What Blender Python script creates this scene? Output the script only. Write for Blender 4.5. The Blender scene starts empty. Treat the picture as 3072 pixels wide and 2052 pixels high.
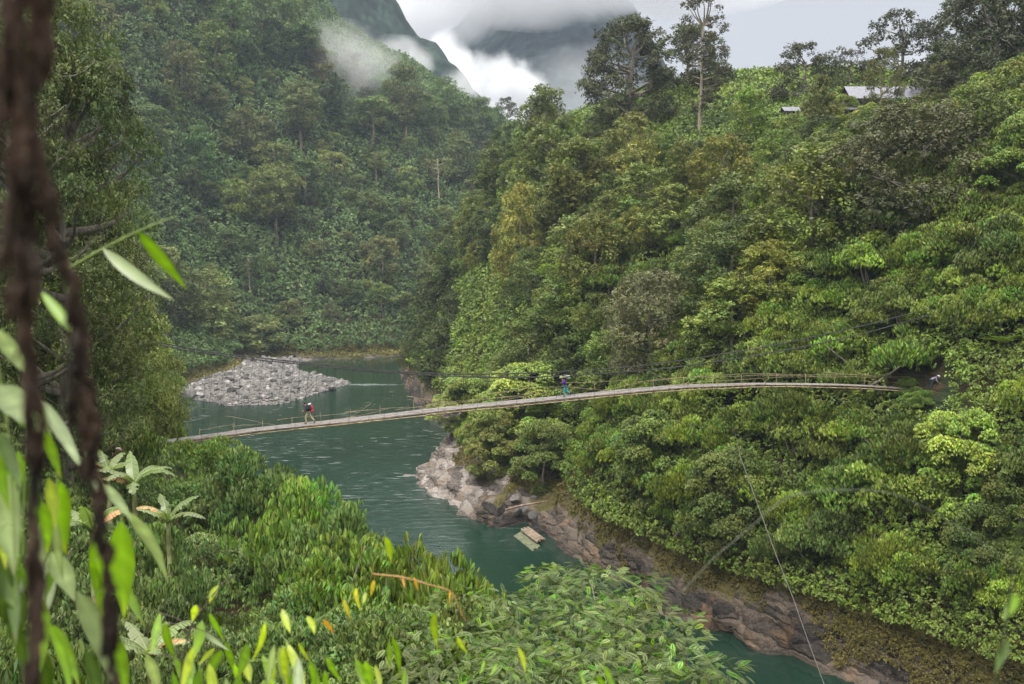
import bpy, bmesh, math, random
import numpy as np
from mathutils import Vector, Matrix
R_ = math.radians; EXPO = 0.94; HAZE = .00014
SC = bpy.context.scene
COL = SC.collection
rs = np.random.RandomState(7)
random.seed(7)

# ------------------------------------------------------------------ camera maths
CAM = np.array([0.0, 0.0, 35.0]); PITCH = R_(5.3); FPX = 1024*35/36.0
FW = np.array([0, math.cos(PITCH), -math.sin(PITCH)]); UP = np.array([0, math.sin(PITCH), math.cos(PITCH)])
RT = np.array([1.0, 0, 0])
def at(px, py, Y):
    """world point seen at pixel (px,py) of a 1024x684 frame, Y metres ahead"""
    d = FW + RT*(px-512)/FPX + UP*(342-py)/FPX
    return CAM + d*(Y/d[1])
def proj(P):
    P = np.atleast_2d(P)-CAM
    z = P@FW; z = np.where(z < .05, .05, z)
    return 512+FPX*(P@RT)/z, 342-FPX*(P@UP)/z, P@FW

# ------------------------------------------------------------------ numpy noise
def _hash(ix, iy, iz, seed):
    h = (ix*374761393 + iy*668265263 + iz*2147483647 + seed*1274126177) & 0xffffffff
    h = ((h ^ (h >> 13))*1274126177) & 0xffffffff
    return ((h ^ (h >> 16)) & 0xffff)/65535.0
def vnoise(x, y, z=0.0, seed=0):
    x = np.asarray(x, float); y = np.asarray(y, float); z = np.asarray(z, float)+np.zeros_like(x)
    ix = np.floor(x).astype(np.int64); iy = np.floor(y).astype(np.int64); iz = np.floor(z).astype(np.int64)
    fx = x-ix; fy = y-iy; fz = z-iz
    fx = fx*fx*(3-2*fx); fy = fy*fy*(3-2*fy); fz = fz*fz*(3-2*fz)
    r = 0
    for a in (0, 1):
        for b in (0, 1):
            for c in (0, 1):
                w = (fx if a else 1-fx)*(fy if b else 1-fy)*(fz if c else 1-fz)
                r = r + w*_hash(ix+a, iy+b, iz+c, seed)
    return r
def fbm(x, y, z=0.0, seed=0, oct=4):
    r = 0; a = .5
    for i in range(oct):
        r = r + a*(vnoise(x, y, z, seed+i*17)-.5)*2; x = np.asarray(x)*2.03; y = np.asarray(y)*2.03; z = np.asarray(z)*2.03; a *= .5
    return r
def domes(x, y, cell, seed=0):
    """rounded bumps (0..1) on a jittered cell grid: canopy / shrub shape"""
    gx = x/cell; gy = y/cell
    ix = np.floor(gx).astype(np.int64); iy = np.floor(gy).astype(np.int64)
    best = np.zeros_like(gx)
    for a in (-1, 0, 1):
        for b in (-1, 0, 1):
            jx = ix+a+.15+.7*_hash(ix+a, iy+b, 0*ix, seed); jy = iy+b+.15+.7*_hash(ix+a, iy+b, 0*ix, seed+5)
            rr = .55+.35*_hash(ix+a, iy+b, 0*ix, seed+9); hh = .6+.4*_hash(ix+a, iy+b, 0*ix, seed+11)
            d2 = ((gx-jx)**2+(gy-jy)**2)/(rr*rr)
            best = np.maximum(best, hh*np.sqrt(np.clip(1-d2, 0, 1)))
    return best

# ------------------------------------------------------------------ terrain
POLY_R = [(200,-60),(120,-30),(90,0),(62,38),(48,52),(35,68),(26,80),(16,92),(9,106),(5.2,118),(2.6,126),(0.2,124.5),(-1.8,122.5),(-9,136),(-16,152),(-13,165),
          (-10,188),(-19,215),(-27,255),(-33,296),(-31,322),(-5,345),(60,372),(150,420),(400,600),(900,600),(900,-160),(200,-160)]
POLY_L = [(62,-60),(36,0),(22,25),(10,45),(2,60),(-9,80),(-22,95),(-46,120),(-58,150),(-74,190),(-88,215),(-84,228),(-80,242),
          (-78,262),(-76,285),(-80,300),(-72,313),(-50,318),(-28,332),(0,352),(60,385),(150,440),(390,620),(390,1200),(-900,1200),(-900,-160),(62,-160)]
POLY_B = [(-90,238),(-75,232),(-63,222),(-52,225),(-48,241),(-42,258),(-49,270),(-59,280),(-66,296),(-66,318),(-90,318)]
def sdist(x, y, poly):
    P = np.array(poly, float); n = len(P)
    best = np.full(np.shape(x), 1e18); ins = np.zeros(np.shape(x), bool)
    for i in range(n):
        a = P[i]; b = P[(i+1) % n]; e = b-a
        t = np.clip(((x-a[0])*e[0]+(y-a[1])*e[1])/(e@e), 0, 1)
        best = np.minimum(best, (x-a[0]-t*e[0])**2+(y-a[1]-t*e[1])**2)
        c = ((a[1] > y) != (b[1] > y)) & (x < (b[0]-a[0])*(y-a[1])/((b[1]-a[1]) if b[1] != a[1] else 1e-9)+a[0])
        ins ^= c
    d = np.sqrt(best)
    return np.where(ins, d, -d)
def smooth(a, b, x):
    t = np.clip((x-a)/(b-a), 0, 1); return t*t*(3-2*t)
def hR(x, y):
    d = sdist(x, y, POLY_R)+1.2*fbm(x/9, y/9, seed=3)
    steep = np.interp(d, [-10,0,3,12,30,50,80,150,300], [-8,0,6.5,22,42,49,55,60,66])
    ledge = np.interp(d, [-10,0,4,10,16,30,50,80,150,300], [-5,0,2.2,5.5,15,37,49,55,60,66])
    w = smooth(118, 132, y)*(1-smooth(160, 176, y))
    h = steep*(1-w)+ledge*w
    return h+smooth(14, 40, d)*2.5*fbm(x/22, y/22, seed=31)+19*smooth(150, 225, y)*smooth(4, 34, d)*(1-.6*smooth(60, 110, x)), d
def hL(x, y):
    d = sdist(x, y, POLY_L)+1.0*fbm(x/9, y/9, seed=4)
    near = np.interp(d, [-10,0,15,25,31,40,60,100,400], [-8,0,17,27,33.2,37,46,58,60])
    s = np.interp(x, [-200,-133,-96,-52,-6,30,120], [1.5,1.35,1.02,.88,.72,.58,.45])
    cap = np.interp(y, [-60,0,4,10,25,45,75,110], [36,33.4,31.4,27.5,21,18.5,21,60])+1.1*np.maximum(0, -x-6-.30*np.maximum(y, 0))
    near = np.minimum(near, cap+.6*fbm(x/5, y/5, seed=77))
    far = s*np.interp(d, [-10,0,8,25,135,200,300,600], [-10,0,3,17,133,149,152,150])
    far = far+smooth(20, 70, d)*(9*fbm(x/45+.3*y/45, y/70, seed=8)+3*fbm(x/14, y/14, seed=12))
    w = smooth(185, 240, y)
    return near*(1-w)+far*w, d
def hB(x, y):
    d = sdist(x, y, POLY_B)+1.5*fbm(x/6, y/6, seed=5)
    return np.interp(d, [-8,0,4,12,30], [-2,0.05,.8,1.7,2.2])+.25*fbm(x/2, y/2, seed=6), d
def H0(x, y):
    x = np.asarray(x, float); y = np.asarray(y, float)
    a, _ = hR(x, y); b, _ = hL(x, y); c, _ = hB(x, y)
    return np.maximum(np.maximum(np.maximum(a, b), c), -3.0)
_gx = np.arange(-330, 280, .8); _gy = np.arange(-60, 720, .8); _X, _Y = np.meshgrid(_gx, _gy)
_T = [H0(_X, _Y), hR(_X, _Y)[1], hL(_X, _Y)[1]]
def _look(T, x, y):
    u = np.clip((np.asarray(x, float)+330)/.8, 0, len(_gx)-1.001); v = np.clip((np.asarray(y, float)+60)/.8, 0, len(_gy)-1.001)
    i = u.astype(int); j = v.astype(int); f = u-i; g = v-j
    return T[j, i]*(1-f)*(1-g)+T[j, i+1]*f*(1-g)+T[j+1, i]*(1-f)*g+T[j+1, i+1]*f*g
def H(x, y): return _look(_T[0], x, y)
def DR(x, y): return _look(_T[1], x, y)
def DL(x, y): return _look(_T[2], x, y)
def Hs(x, y): return float(H(x, y))

# ------------------------------------------------------------------ helpers: objects
def tag(o, label=None, cat=None, group=None, kind=None):
    if label: o['label'] = label
    if cat: o['category'] = cat
    if group: o['group'] = group
    if kind: o['kind'] = kind
    return o
def empty(name, loc=(0, 0, 0), rz=0.0):
    o = bpy.data.objects.new(name, None); COL.objects.link(o); o.location = loc; o.rotation_euler = (0, 0, rz)
    o.empty_display_size = .2; return o
def mesh_np(name, V, F, mats, tint=None, parent=None, smooth_=False, midx=None, link=True):
    V = np.asarray(V, np.float32); F = np.asarray(F, np.int32)
    me = bpy.data.meshes.new(name); k = F.shape[1]
    me.vertices.add(len(V)); me.vertices.foreach_set('co', V.ravel())
    me.loops.add(F.size); me.loops.foreach_set('vertex_index', F.ravel())
    me.polygons.add(len(F)); me.polygons.foreach_set('loop_start', np.arange(0, F.size, k, dtype=np.int32))
    me.polygons.foreach_set('loop_total', np.full(len(F), k, np.int32))
    if midx is not None: me.polygons.foreach_set('material_index', np.asarray(midx, np.int32))
    me.update(calc_edges=True)
    if tint is not None:
        a = me.attributes.new('tint', 'FLOAT_COLOR', 'POINT')
        t = np.ones((len(V), 4), np.float32); t[:, :3] = tint; a.data.foreach_set('color', t.ravel())
    if smooth_: me.shade_smooth()
    for m in (mats if isinstance(mats, (list, tuple)) else [mats]): me.materials.append(m)
    if not link: return me
    o = bpy.data.objects.new(name, me); COL.objects.link(o)
    if parent is not None: o.parent = parent
    return o
class MB:
    """collects quads (triangles are doubled up) into one mesh"""
    def __init__(s): s.V = []; s.F = []; s.n = 0
    def add(s, V, F):
        s.V.append(np.asarray(V, float)); s.F.append(np.asarray(F, int)+s.n); s.n += len(V); return s
    def tube(s, pts, rad, sides=6, cap=True):
        pts = np.asarray(pts, float); n = len(pts); rad = np.zeros(n)+np.asarray(rad, float)
        T = np.gradient(pts, axis=0); T /= np.linalg.norm(T, axis=1)[:, None]+1e-9
        ref = np.array([0.01, 0.02, 1.0]) if abs(T[:, 2]).mean() < .8 else np.array([1.0, .02, .01])
        V = []
        for i in range(n):
            u = np.cross(T[i], ref); u /= np.linalg.norm(u)+1e-9; v = np.cross(T[i], u)
            a = np.arange(sides)*2*math.pi/sides
            V.append(pts[i]+rad[i]*(np.cos(a)[:, None]*u+np.sin(a)[:, None]*v))
        V = np.concatenate(V); F = []
        for i in range(n-1):
            for j in range(sides):
                k = (j+1) % sides
                F.append((i*sides+j, i*sides+k, (i+1)*sides+k, (i+1)*sides+j))
        if cap:
            for b in (0, n-1):
                V = np.vstack([V, pts[b]])
                for j in range(0, sides, 1):
                    k = (j+1) % sides; c = len(V)-1
                    F.append((b*sides+j, b*sides+k, c, c) if False else (b*sides+j, b*sides+k, c, b*sides+j))
        F = [f for f in F if len(set(f)) == 4] if not cap else F
        # caps as degenerate-free quads: split handled in build()
        return s.add(V, F)
    def box(s, c, size, rot=None):
        c = np.array(c, float); h = np.array(size, float)/2
        V = np.array([(x, y, z) for x in (-1, 1) for y in (-1, 1) for z in (-1, 1)], float)*h
        if rot is not None: V = V@np.array(rot.to_3x3()).T
        return s.add(V+c, [(0,1,3,2),(4,6,7,5),(0,4,5,1),(2,3,7,6),(0,2,6,4),(1,5,7,3)])
    def build(s, name, mat, parent=None, sm=False, link=True):
        V = np.concatenate(s.V); me = bpy.data.meshes.new(name)
        faces = []
        for F in s.F:
            for f in F:
                g = []
                for i in f:
                    if i not in g: g.append(int(i))
                if len(g) > 2: faces.append(g)
        me.from_pydata(V.tolist(), [], faces); me.update()
        if sm: me.shade_smooth()
        me.materials.append(mat)
        if not link: return me
        o = bpy.data.objects.new(name, me); COL.objects.link(o)
        if parent is not None: o.parent = parent
        return o
def copy_tree(o, parent=None):
    c = o.copy(); COL.objects.link(c)
    if parent is not None: c.parent = parent
    for ch in list(o.children): copy_tree(ch, c)
    return c

# ------------------------------------------------------------------ materials
def new_mat(name):
    m = bpy.data.materials.new(name); m.use_nodes = True; nt = m.node_tree; nt.nodes.clear()
    out = nt.nodes.new('ShaderNodeOutputMaterial'); return m, nt, out
def N(nt, typ, **kw):
    n = nt.nodes.new(typ)
    for k, v in kw.items():
        if k.startswith('i_'): n.inputs[k[2:].replace('_', ' ')].default_value = v
        else: setattr(n, k, v)
    return n
def ramp(nt, fac, stops, interp='LINEAR'):
    r = nt.nodes.new('ShaderNodeValToRGB'); r.color_ramp.interpolation = interp
    e = r.color_ramp.elements
    while len(e) > 1: e.remove(e[-1])
    e[0].position = stops[0][0]; e[0].color = (*stops[0][1], 1)
    for p, c in stops[1:]:
        q = e.new(p); q.color = (*c, 1)
    nt.links.new(fac, r.inputs[0]); return r.outputs[0]
def math_(nt, op, a, b=None, clamp=False):
    n = nt.nodes.new('ShaderNodeMath'); n.operation = op; n.use_clamp = clamp
    for i, v in enumerate((a, b)):
        if v is None: continue
        if isinstance(v, (int, float)): n.inputs[i].default_value = v
        else: nt.links.new(v, n.inputs[i])
    return n.outputs[0]
def mixc(nt, fac, a, b, mode='MIX'):
    n = nt.nodes.new('ShaderNodeMix'); n.data_type = 'RGBA'; n.blend_type = mode
    for sock, v in ((n.inputs[0], fac), (n.inputs[6], a), (n.inputs[7], b)):
        if isinstance(v, (int, float)): sock.default_value = v
        elif isinstance(v, tuple): sock.default_value = (*v, 1)
        else: nt.links.new(v, sock)
    return n.outputs[2]
def leaf_material(name, base=None, transl=.35, rough=.45, spec=.35, varv=.25):
    m, nt, out = new_mat(name); L = nt.links
    oi = N(nt, 'ShaderNodeObjectInfo'); at_ = N(nt, 'ShaderNodeAttribute', attribute_name='tint')
    sep = N(nt, 'ShaderNodeSeparateColor'); L.new(at_.outputs['Color'], sep.inputs[0])
    hs = N(nt, 'ShaderNodeHueSaturation')
    if base is None: L.new(oi.outputs['Color'], hs.inputs['Color'])
    else: hs.inputs['Color'].default_value = (*base, 1)
    # r: brightness, g: hue shift (.5 = none), b: saturation
    L.new(sep.outputs[1], hs.inputs['Hue']); L.new(sep.outputs[2], hs.inputs['Saturation'])
    v = math_(nt, 'MULTIPLY', oi.outputs['Random'], varv); v = math_(nt, 'ADD', v, 1-varv/2)
    v = math_(nt, 'MULTIPLY', v, sep.outputs[0]); L.new(v, hs.inputs['Value'])
    p = N(nt, 'ShaderNodeBsdfPrincipled'); p.inputs['Roughness'].default_value = rough
    p.inputs['Specular IOR Level'].default_value = spec
    warm = mixc(nt, 1.0, hs.outputs[0], WARM, 'MULTIPLY'); L.new(warm, p.inputs['Base Color'])
    t = N(nt, 'ShaderNodeBsdfTranslucent'); L.new(mixc(nt, 1.0, warm, (1.15, 1.25, .55), 'MULTIPLY'), t.inputs['Color'])
    mx = N(nt, 'ShaderNodeMixShader'); mx.inputs[0].default_value = transl
    L.new(p.outputs[0], mx.inputs[1]); L.new(t.outputs[0], mx.inputs[2]); L.new(mx.outputs[0], out.inputs['Surface'])
    return m
def plain(name, col, rough=.7, noise=None, scale=8, col2=None, bump=0.0, spec=.3, stretch=None, objcol=False):
    m, nt, out = new_mat(name); L = nt.links
    p = N(nt, 'ShaderNodeBsdfPrincipled'); p.inputs['Roughness'].default_value = rough; p.inputs['Specular IOR Level'].default_value = spec
    tc = N(nt, 'ShaderNodeTexCoord'); mp = N(nt, 'ShaderNodeMapping'); L.new(tc.outputs['Object'], mp.inputs[0])
    if stretch: mp.inputs['Scale'].default_value = stretch
    nz = N(nt, 'ShaderNodeTexNoise'); nz.inputs['Scale'].default_value = scale; nz.inputs['Detail'].default_value = 6
    L.new(mp.outputs[0], nz.inputs['Vector'])
    c2 = col2 or tuple(c*.5 for c in col)
    c = ramp(nt, nz.outputs[0], [(.32, c2), (.62, col)])
    if objcol:
        oi = N(nt, 'ShaderNodeObjectInfo'); c = mixc(nt, 1.0, c, oi.outputs['Color'], 'MULTIPLY')
    L.new(c, p.inputs['Base Color'])
    if bump:
        b = N(nt, 'ShaderNodeBump'); b.inputs['Strength'].default_value = bump; b.inputs['Distance'].default_value = .05
        L.new(nz.outputs[0], b.inputs['Height']); L.new(b.outputs[0], p.inputs['Normal'])
    L.new(p.outputs[0], out.inputs['Surface']); return m
WARM = (1.24, 1.10, .80)
M_LEAF = leaf_material('foliage', transl=.2, rough=.5, spec=.25)
M_LEAFN = leaf_material('near_foliage', transl=.5, rough=.35, spec=.5, varv=.1)
M_BARK = plain('bark', (.24, .21, .17), .85, scale=1.2, col2=(.10, .085, .065), bump=.6, stretch=(4, 4, .8), objcol=True)

def ground_material():
    m, nt, out = new_mat('ground'); L = nt.links
    at_ = N(nt, 'ShaderNodeAttribute', attribute_name='tint'); sep = N(nt, 'ShaderNodeSeparateColor'); L.new(at_.outputs['Color'], sep.inputs[0])
    geo = N(nt, 'ShaderNodeNewGeometry')
    def noise(sc, det=8, rough=.6, st=None, dist=0):
        n = N(nt, 'ShaderNodeTexNoise'); n.inputs['Scale'].default_value = sc; n.inputs['Detail'].default_value = det
        n.inputs['Roughness'].default_value = rough; n.inputs['Distortion'].default_value = dist
        mp = N(nt, 'ShaderNodeMapping'); L.new(geo.outputs['Position'], mp.inputs[0])
        if st: mp.inputs['Scale'].default_value = st[0]; mp.inputs['Rotation'].default_value = st[1]
        L.new(mp.outputs[0], n.inputs['Vector']); return n.outputs[0]
    n1 = noise(.35); n2 = noise(1.6, 10, .7, ((1, .35, 1.8), (.5, .3, .6)), .6); n3 = noise(6, 6, .7)
    def voro(sc, st, feat='F1'):
        v = N(nt, 'ShaderNodeTexVoronoi', feature=feat); v.inputs['Scale'].default_value = sc; v.inputs['Randomness'].default_value = 1
        mp = N(nt, 'ShaderNodeMapping'); mp.inputs['Scale'].default_value = st; mp.inputs['Rotation'].default_value = (.45, .35, .5)
        dn = N(nt, 'ShaderNodeTexNoise'); dn.inputs['Scale'].default_value = 1.3; dn.inputs['Detail'].default_value = 3; L.new(geo.outputs['Position'], dn.inputs['Vector'])
        ad = N(nt, 'ShaderNodeVectorMath', operation='MULTIPLY_ADD'); L.new(dn.outputs['Color'], ad.inputs[0]); ad.inputs[1].default_value = (.5, .5, .5); L.new(geo.outputs['Position'], ad.inputs[2])
        L.new(ad.outputs[0], mp.inputs[0]); L.new(mp.outputs[0], v.inputs['Vector']); return v
    v1 = voro(.42, (1, .33, 2.6)); v2 = voro(.42, (1, .33, 2.6), 'DISTANCE_TO_EDGE'); v3 = voro(1.1, (1, .4, 3.0), 'DISTANCE_TO_EDGE')
    vs = N(nt, 'ShaderNodeSeparateColor'); L.new(v1.outputs['Color'], vs.inputs[0])
    tone = math_(nt, 'ADD', math_(nt, 'MULTIPLY', vs.outputs[0], .2), math_(nt, 'ADD', math_(nt, 'MULTIPLY', n3, .4), math_(nt, 'MULTIPLY', n2, .4)))
    crack = math_(nt, 'MULTIPLY', ramp(nt, v2.outputs['Distance'], [(.0, (.5, .5, .5)), (.03, (1, 1, 1))]), ramp(nt, v3.outputs['Distance'], [(.0, (.7, .7, .7)), (.04, (1, 1, 1))]))
    light = ramp(nt, tone, [(.36, (.045, .038, .032)), (.44, (.12, .10, .085)), (.51, (.21, .18, .155)), (.62, (.34, .30, .275))])
    dark = ramp(nt, tone, [(.36, (.012, .010, .009)), (.44, (.038, .032, .027)), (.51, (.075, .060, .048)), (.58, (.14, .105, .075)), (.66, (.11, .10, .092))])
    rock = mixc(nt, 1.0, mixc(nt, sep.outputs[1], dark, light), crack, 'MULTIPLY')
    orange = ramp(nt, n1, [(.54, (0, 0, 0)), (.66, (1, 1, 1))])
    rock = mixc(nt, math_(nt, 'MULTIPLY', orange, .3), rock, (.30, .17, .08))
    moss = ramp(nt, math_(nt, 'ADD', math_(nt, 'MULTIPLY', n3, .6), math_(nt, 'MULTIPLY', n2, .4)), [(.38, (.012, .016, .006)), (.46, (.045, .048, .014)), (.52, (.085, .07, .022)), (.6, (.14, .10, .035))])
    soil = mixc(nt, ramp(nt, n1, [(.45, (0, 0, 0)), (.6, (1, 1, 1))]), ramp(nt, n3, [(.3, (.008, .014, .005)), (.7, (.035, .055, .018))]), ramp(nt, n3, [(.3, (.02, .013, .006)), (.7, (.085, .055, .028))]))
    f = math_(nt, 'ADD', sep.outputs[0], math_(nt, 'MULTIPLY', math_(nt, 'SUBTRACT', n3, .5), 1.0))
    rk = ramp(nt, math_(nt, 'SUBTRACT', f, math_(nt, 'MULTIPLY', math_(nt, 'SUBTRACT', n1, .42), 1.1, True)), [(.42, (0, 0, 0)), (.56, (1, 1, 1))])
    base = mixc(nt, sep.outputs[2], soil, moss)
    c = mixc(nt, rk, base, rock)
    p = N(nt, 'ShaderNodeBsdfPrincipled'); p.inputs['Roughness'].default_value = .8; p.inputs['Specular IOR Level'].default_value = .25
    L.new(c, p.inputs['Base Color'])
    b = N(nt, 'ShaderNodeBump'); b.inputs['Strength'].default_value = .9; b.inputs['Distance'].default_value = .35
    L.new(math_(nt, 'ADD', math_(nt, 'MULTIPLY', math_(nt, 'MINIMUM', v2.outputs['Distance'], .25), 2.5), math_(nt, 'ADD', math_(nt, 'MULTIPLY', n2, .6), math_(nt, 'MULTIPLY', vs.outputs[1], .5))), b.inputs['Height']); L.new(b.outputs[0], p.inputs['Normal'])
    L.new(p.outputs[0], out.inputs['Surface']); return m
M_GROUND = ground_material()

# ------------------------------------------------------------------ ground sheet
def axis(lo, hi, fine_lo, fine_hi, step, grow=1.06, cap=6.0):
    a = list(np.arange(fine_lo, fine_hi+.01, step)); s = step; x = a[-1]
    while x < hi: s = min(s*grow, cap if x < 500 else 40); x += s; a.append(x)
    s = step; x = a[0]; b = []
    while x > lo: s = min(s*grow, cap if x > -400 else 40); x -= s; b.append(x)
    return np.array(b[::-1]+a)
gx = axis(-600, 600, -24, 48, .55); gy = axis(-60, 990, 60, 182, .6)
GX, GY = np.meshgrid(gx, gy)
def build_ground():
    GZ = H0(GX, GY)
    _, dr = hR(GX, GY); _, dl = hL(GX, GY); _, db = hB(GX, GY)
    # break up the exposed rock: horizontal pushes with strata, blocky steps
    ledge = smooth(124, 138, GY)*(1-smooth(165, 182, GY))
    rockR = np.where(dr > -4, 1, 0)*(1-smooth(1.2+6.5*ledge, 2.2+8*ledge, dr+(1.3+2.2*ledge)*fbm(GX/4, GY/4, seed=21)))
    mR = (dr > dl)
    st = fbm((GX+GZ*.7)/2.2, (GY-GZ*1.1)/5.0, GZ/1.3, seed=40, oct=5); st2 = fbm(GX/.9, GY/1.4, GZ/.8, seed=47, oct=3)
    blk = np.floor(3.0*vnoise(GX/2.6, GY/3.4, GZ/2.0, seed=51))/3.0
    amp = rockR*mR
    X2 = GX-amp*(st*1.6+blk*1.2+st2*.5); Y2 = GY-amp*(st*.9+st2*.4); Z2 = GZ+amp*(st2*.55+st*.8+blk*.5)*smooth(-1.5, 1.5, dr)
    # masks: r rock, g light rock, b moss
    r = np.clip(rockR*mR, 0, 1); g = ledge*mR
    bar = (db > -6) & (db > dl)
    r = np.maximum(r, np.where(bar, 1, 0)); g = np.maximum(g, np.where(bar, .8, 0))
    farr = np.where((dl > dr) & (GY > 200), 1-smooth(1.5, 4, dl), 0); r = np.maximum(r, farr*.75)
    mo = np.where(mR, 1-smooth(5+9*ledge, 7+9*ledge, dr+3*fbm(GX/8, GY/8, seed=61)), 0)
    mo = np.maximum(mo, np.where((~mR) & (GY > 195), 1-smooth(14, 22, dl), 0))
    # bare brown path cut at the right bridge end
    w, h = GX.shape
    idx = np.arange(GX.size).reshape(GX.shape)
    F = np.stack([idx[:-1, :-1], idx[:-1, 1:], idx[1:, 1:], idx[1:, :-1]], -1).reshape(-1, 4)
    V = np.stack([X2, Y2, Z2], -1).reshape(-1, 3)
    t = np.stack([r, g, mo], -1).reshape(-1, 3)
    o = mesh_np('ground', V, F, M_GROUND, tint=t, smooth_=True)
    tag(o, 'steep jungle hillsides and rocky river banks', 'ground', kind='structure')
build_ground()

# ------------------------------------------------------------------ water
def build_water():
    m, nt, out = new_mat('river_water'); L = nt.links
    geo = N(nt, 'ShaderNodeNewGeometry')
    def noise(sc, det, st, rough=.55, dist=0.0):
        n = N(nt, 'ShaderNodeTexNoise'); n.inputs['Scale'].default_value = sc; n.inputs['Detail'].default_value = det
        n.inputs['Roughness'].default_value = rough; n.inputs['Distortion'].default_value = dist
        mp = N(nt, 'ShaderNodeMapping'); mp.inputs['Rotation'].default_value = (0, 0, R_(-28)); mp.inputs['Scale'].default_value = st
        L.new(geo.outputs['Position'], mp.inputs[0]); L.new(mp.outputs[0], n.inputs['Vector']); return n.outputs[0]
    big = noise(.03, 3, (1, 1, 1)); rip = noise(1.1, 5, (1.0, .55, 1)); riff = noise(.55, 5, (.5, 1.9, 1), .65, .4); patch = noise(.045, 4, (1, .7, 1), .6)
    sep = N(nt, 'ShaderNodeSeparateXYZ'); L.new(geo.outputs['Position'], sep.inputs[0])
    col = ramp(nt, big, [(.35, (.006, .019, .012)), (.6, (.010, .029, .019))])
    # riffled reach: foam flecks where the current runs (about 118..260 m up the reach)
    mr = N(nt, 'ShaderNodeMapRange'); mr.inputs[1].default_value = 108; mr.inputs[2].default_value = 140; L.new(sep.outputs[1], mr.inputs[0])
    mr2 = N(nt, 'ShaderNodeMapRange'); mr2.inputs[1].default_value = 300; mr2.inputs[2].default_value = 230; L.new(sep.outputs[1], mr2.inputs[0])
    zone = math_(nt, 'MULTIPLY', mr.outputs[0], mr2.outputs[0])
    pz = ramp(nt, patch, [(.40, (0, 0, 0)), (.56, (1, 1, 1))])
    ff = math_(nt, 'ADD', riff, math_(nt, 'MULTIPLY', pz, .07))
    vm = N(nt, 'ShaderNodeVectorMath', operation='SUBTRACT'); L.new(geo.outputs['Position'], vm.inputs[0]); vm.inputs[1].default_value = (-36.5, 257, 0)
    mpp = N(nt, 'ShaderNodeMapping'); mpp.inputs['Rotation'].default_value = (0, 0, R_(50)); mpp.inputs['Scale'].default_value = (1/14, 1/2.6, 0); L.new(vm.outputs[0], mpp.inputs[0])
    vl = N(nt, 'ShaderNodeVectorMath', operation='LENGTH'); L.new(mpp.outputs[0], vl.inputs[0])
    ff = math_(nt, 'ADD', ff, math_(nt, 'MULTIPLY', math_(nt, 'SUBTRACT', 1.0, vl.outputs['Value'], True), .32))
    ff = math_(nt, 'MULTIPLY', ramp(nt, ff, [(.63, (0, 0, 0)), (.82, (1, 1, 1))]), zone)
    col = mixc(nt, math_(nt, 'MULTIPLY', ff, .45), col, (.55, .60, .58))
    p = N(nt, 'ShaderNodeBsdfPrincipled'); p.inputs['IOR'].default_value = 1.33
    L.new(col, p.inputs['Base Color'])
    L.new(math_(nt, 'ADD', math_(nt, 'MULTIPLY', ff, .5), .07), p.inputs['Roughness'])
    b = N(nt, 'ShaderNodeBump'); b.inputs['Distance'].default_value = .12
    L.new(math_(nt, 'ADD', math_(nt, 'MULTIPLY', zone, .42), .12), b.inputs['Strength'])
    L.new(math_(nt, 'ADD', rip, math_(nt, 'MULTIPLY', riff, 1.2)), b.inputs['Height']); L.new(b.outputs[0], p.inputs['Normal'])
    L.new(p.outputs[0], out.inputs['Surface'])
    xs = np.linspace(-220, 260, 60); ys = np.linspace(-80, 640, 90); X, Y = np.meshgrid(xs, ys)
    idx = np.arange(X.size).reshape(X.shape)
    F = np.stack([idx[:-1, :-1], idx[:-1, 1:], idx[1:, 1:], idx[1:, :-1]], -1).reshape(-1, 4)
    o = mesh_np('river', np.stack([X, Y, 0*X], -1).reshape(-1, 3), F, m, smooth_=True)
    tag(o, 'calm jade green river running through the gorge', 'river', kind='structure')
build_water()

# ------------------------------------------------------------------ leaf geometry
def nrm(v): return v/(np.linalg.norm(v, axis=-1, keepdims=True)+1e-9)
def kites(C, A, Nn, ln, wd, tint):
    """one kite-shaped leaf per row: centre C, axis A, normal Nn"""
    S = nrm(np.cross(A, Nn)); ln = np.asarray(ln)[:, None]; wd = np.asarray(wd)[:, None]
    V = np.stack([C-A*ln*.5, C-A*ln*.05+S*wd*.5+Nn*wd*.12, C+A*ln*.5, C-A*ln*.05-S*wd*.5+Nn*wd*.12], 1).reshape(-1, 3)
    F = np.arange(len(V)).reshape(-1, 4); return V, F, np.repeat(tint, 4, axis=0)
def rand_dirs(n, r):
    v = r.normal(size=(n, 3)); return nrm(v)
def tintrow(n, r, bright=1.0, bvar=.18, hue=.5, hvar=.012, sat=1.0, svar=.08):
    return np.stack([np.clip(bright*(1+bvar*r.normal(size=n)), .25, 2.2), hue+hvar*r.normal(size=n), np.clip(sat+svar*r.normal(size=n), .3, 1.3)], -1)
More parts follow.
